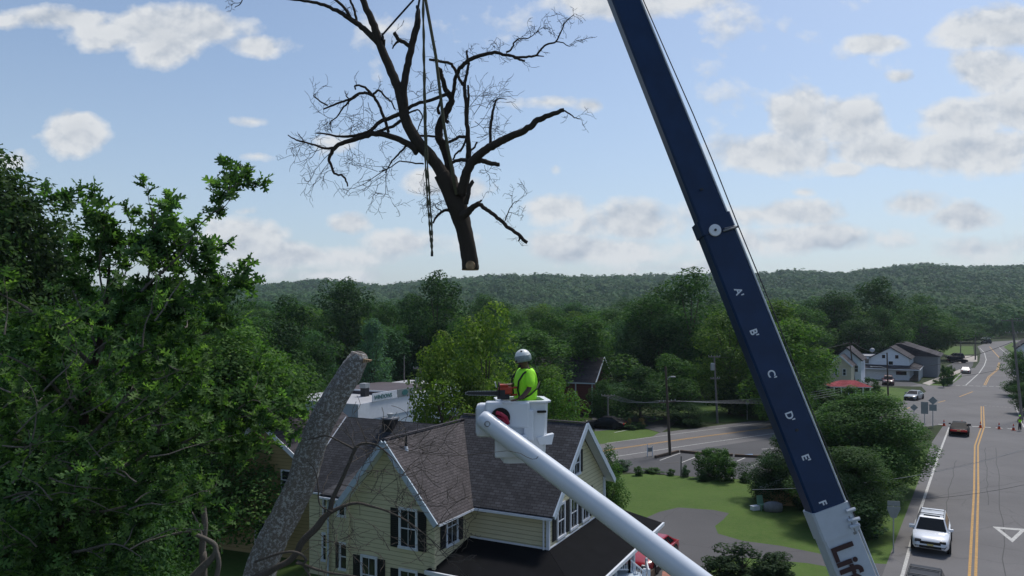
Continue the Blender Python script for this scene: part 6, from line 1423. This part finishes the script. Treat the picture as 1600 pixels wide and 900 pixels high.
# flagger
b = G(1593.5, 673); fl = thing('person', 'person in yellow green vest standing by the cones at the right edge', 'person', tuple(b))
def fp(x, y, z): return Vector(b)+Vector((x, y, z))
skin_body('body', [(fp(0, 0, .95), .12), (fp(0, 0, 1.35), (.15, .11)), (fp(0, 0, 1.5), .055), (fp(0, 0, 1.66), .09), (fp(.1, 0, .5), .07), (fp(.12, 0, .06), .05), (fp(-.1, 0, .5), .07), (fp(-.12, 0, .06), .05), (fp(.2, 0, 1.38), .05), (fp(.27, 0, 1.1), .042), (fp(.28, -.08, .85), .035), (fp(-.2, 0, 1.38), .05), (fp(-.27, 0, 1.1), .042), (fp(-.25, -.1, .85), .035)],
  [(0, 1), (1, 2), (2, 3), (0, 4), (4, 5), (0, 6), (6, 7), (1, 8), (8, 9), (9, 10), (1, 11), (11, 12), (12, 13)], 'skin', fl)
skin_body('vest', [(fp(0, 0, .9), .145), (fp(0, 0, 1.36), (.175, .13)), (fp(.19, 0, 1.38), .07), (fp(-.19, 0, 1.38), .07)], [(0, 1), (1, 2), (1, 3)], 'hi_vis', fl)
skin_body('trousers', [(fp(0, 0, .92), .14), (fp(.1, 0, .5), .085), (fp(.12, 0, .1), .07), (fp(-.1, 0, .5), .085), (fp(-.12, 0, .1), .07)], [(0, 1), (1, 2), (0, 3), (3, 4)], 'trousers', fl)
loc_build(MB().lathe([(.12, 0), (.115, .05), (.06, .12), (.01, .13)], 16, Matrix.Translation(fp(0, 0, 1.70))), 'helmet', 'hi_vis', fl, True)

# ================================================================== shrubs and planting
def bush(label, px, py, w_px, h_px, k, tint, name='shrub', cat='shrub', group=None, z_extra=0):
    b = G(px, py); s_ = b.y/F; return tree(name, label, (b.x, b.y+.3*w_px*s_, -.15*h_px*s_), h_px*s_*1.15, w_px*s_, 'bush', k, tint, cat=cat, group=group)
bush('rounded arching shrub, left half of the green arch on the lawn edge', 1111, 751, 44, 46, 0, MD); bush('right half of the green arch on the lawn edge', 1137, 754, 44, 48, 0, MD); bush('low leafy top joining the two halves of the green arch', 1124, 724, 46, 20, 0, MD)
bush('small round shrub at the lawn edge below the small white sign', 998, 744, 18, 14, 1, MD); bush('small round shrub at the lawn edge beside the fence post', 1050, 744, 16, 10, 1, MD); bush('small shrub between the arch and the dark spreading tree', 1168, 755, 24, 15, 1, DK)
bush('weedy tuft at the lawn edge near the yellow house', 972, 737, 34, 16, 0, BL); bush('weedy tuft under the arch', 1100, 753, 20, 10, 0, DK); bush('weeds by the fence post at the lawn edge', 1072, 746, 14, 18, 0, BL)
bush('low weeds along the lawn edge right of the weedy tuft', 1020, 741, 30, 8, 0, MD)
bush('dark shrub beside the driveway at the bottom edge', 1170, 925, 105, 62, 0, (.03, .06, .025)); bush('second dark shrub at the bottom edge, right of the first', 1222, 912, 70, 40, 0, (.03, .06, .025)); bush('small shrub by the path near the crane base', 1130, 918, 60, 42, 1, (.028, .058, .025))
bush('leafy sprig behind the stair railing at the bottom edge', 945, 925, 34, 52, 1, LT)
bush('left tuft of tan ornamental grass in the planted island', 984, 670, 9, 16, 1, (.19, .15, .07), 'ornamental_grass', 'grass'); bush('right tuft of tan ornamental grass in the planted island', 1003, 670, 14, 16, 1, (.20, .15, .07), 'ornamental_grass', 'grass')
bush('clipped low hedge in the planted island', 985, 671, 44, 9, 0, DK, 'hedge', 'hedge'); bush('right end of the low hedge below the tan grass', 1002, 671, 18, 11, 0, DK, 'hedge', 'hedge')
bush('low dark shrub at the foot of the ochre shed', 1262, 800, 36, 24, 0, VD); bush('dark undergrowth under the broad tree nearest the sign', 1350, 850, 110, 70, 0, VD); bush('dark undergrowth beside the leaning crane boom', 1300, 822, 70, 50, 0, VD)
bush('shrub at the foot of the ochre house', 470, 838, 70, 30, 0, VD); bush('shrub left of the red porch', 1290, 640, 60, 34, 1, MD); bush('wild shrubs in front of the red porch', 1318, 645, 70, 26, 0, MD); bush('bush right of the red porch', 1362, 622, 36, 30, 0, DK)
bush('planting strip shrub beside the pavement by the veranda', 1475, 600, 24, 7, 0, WM)
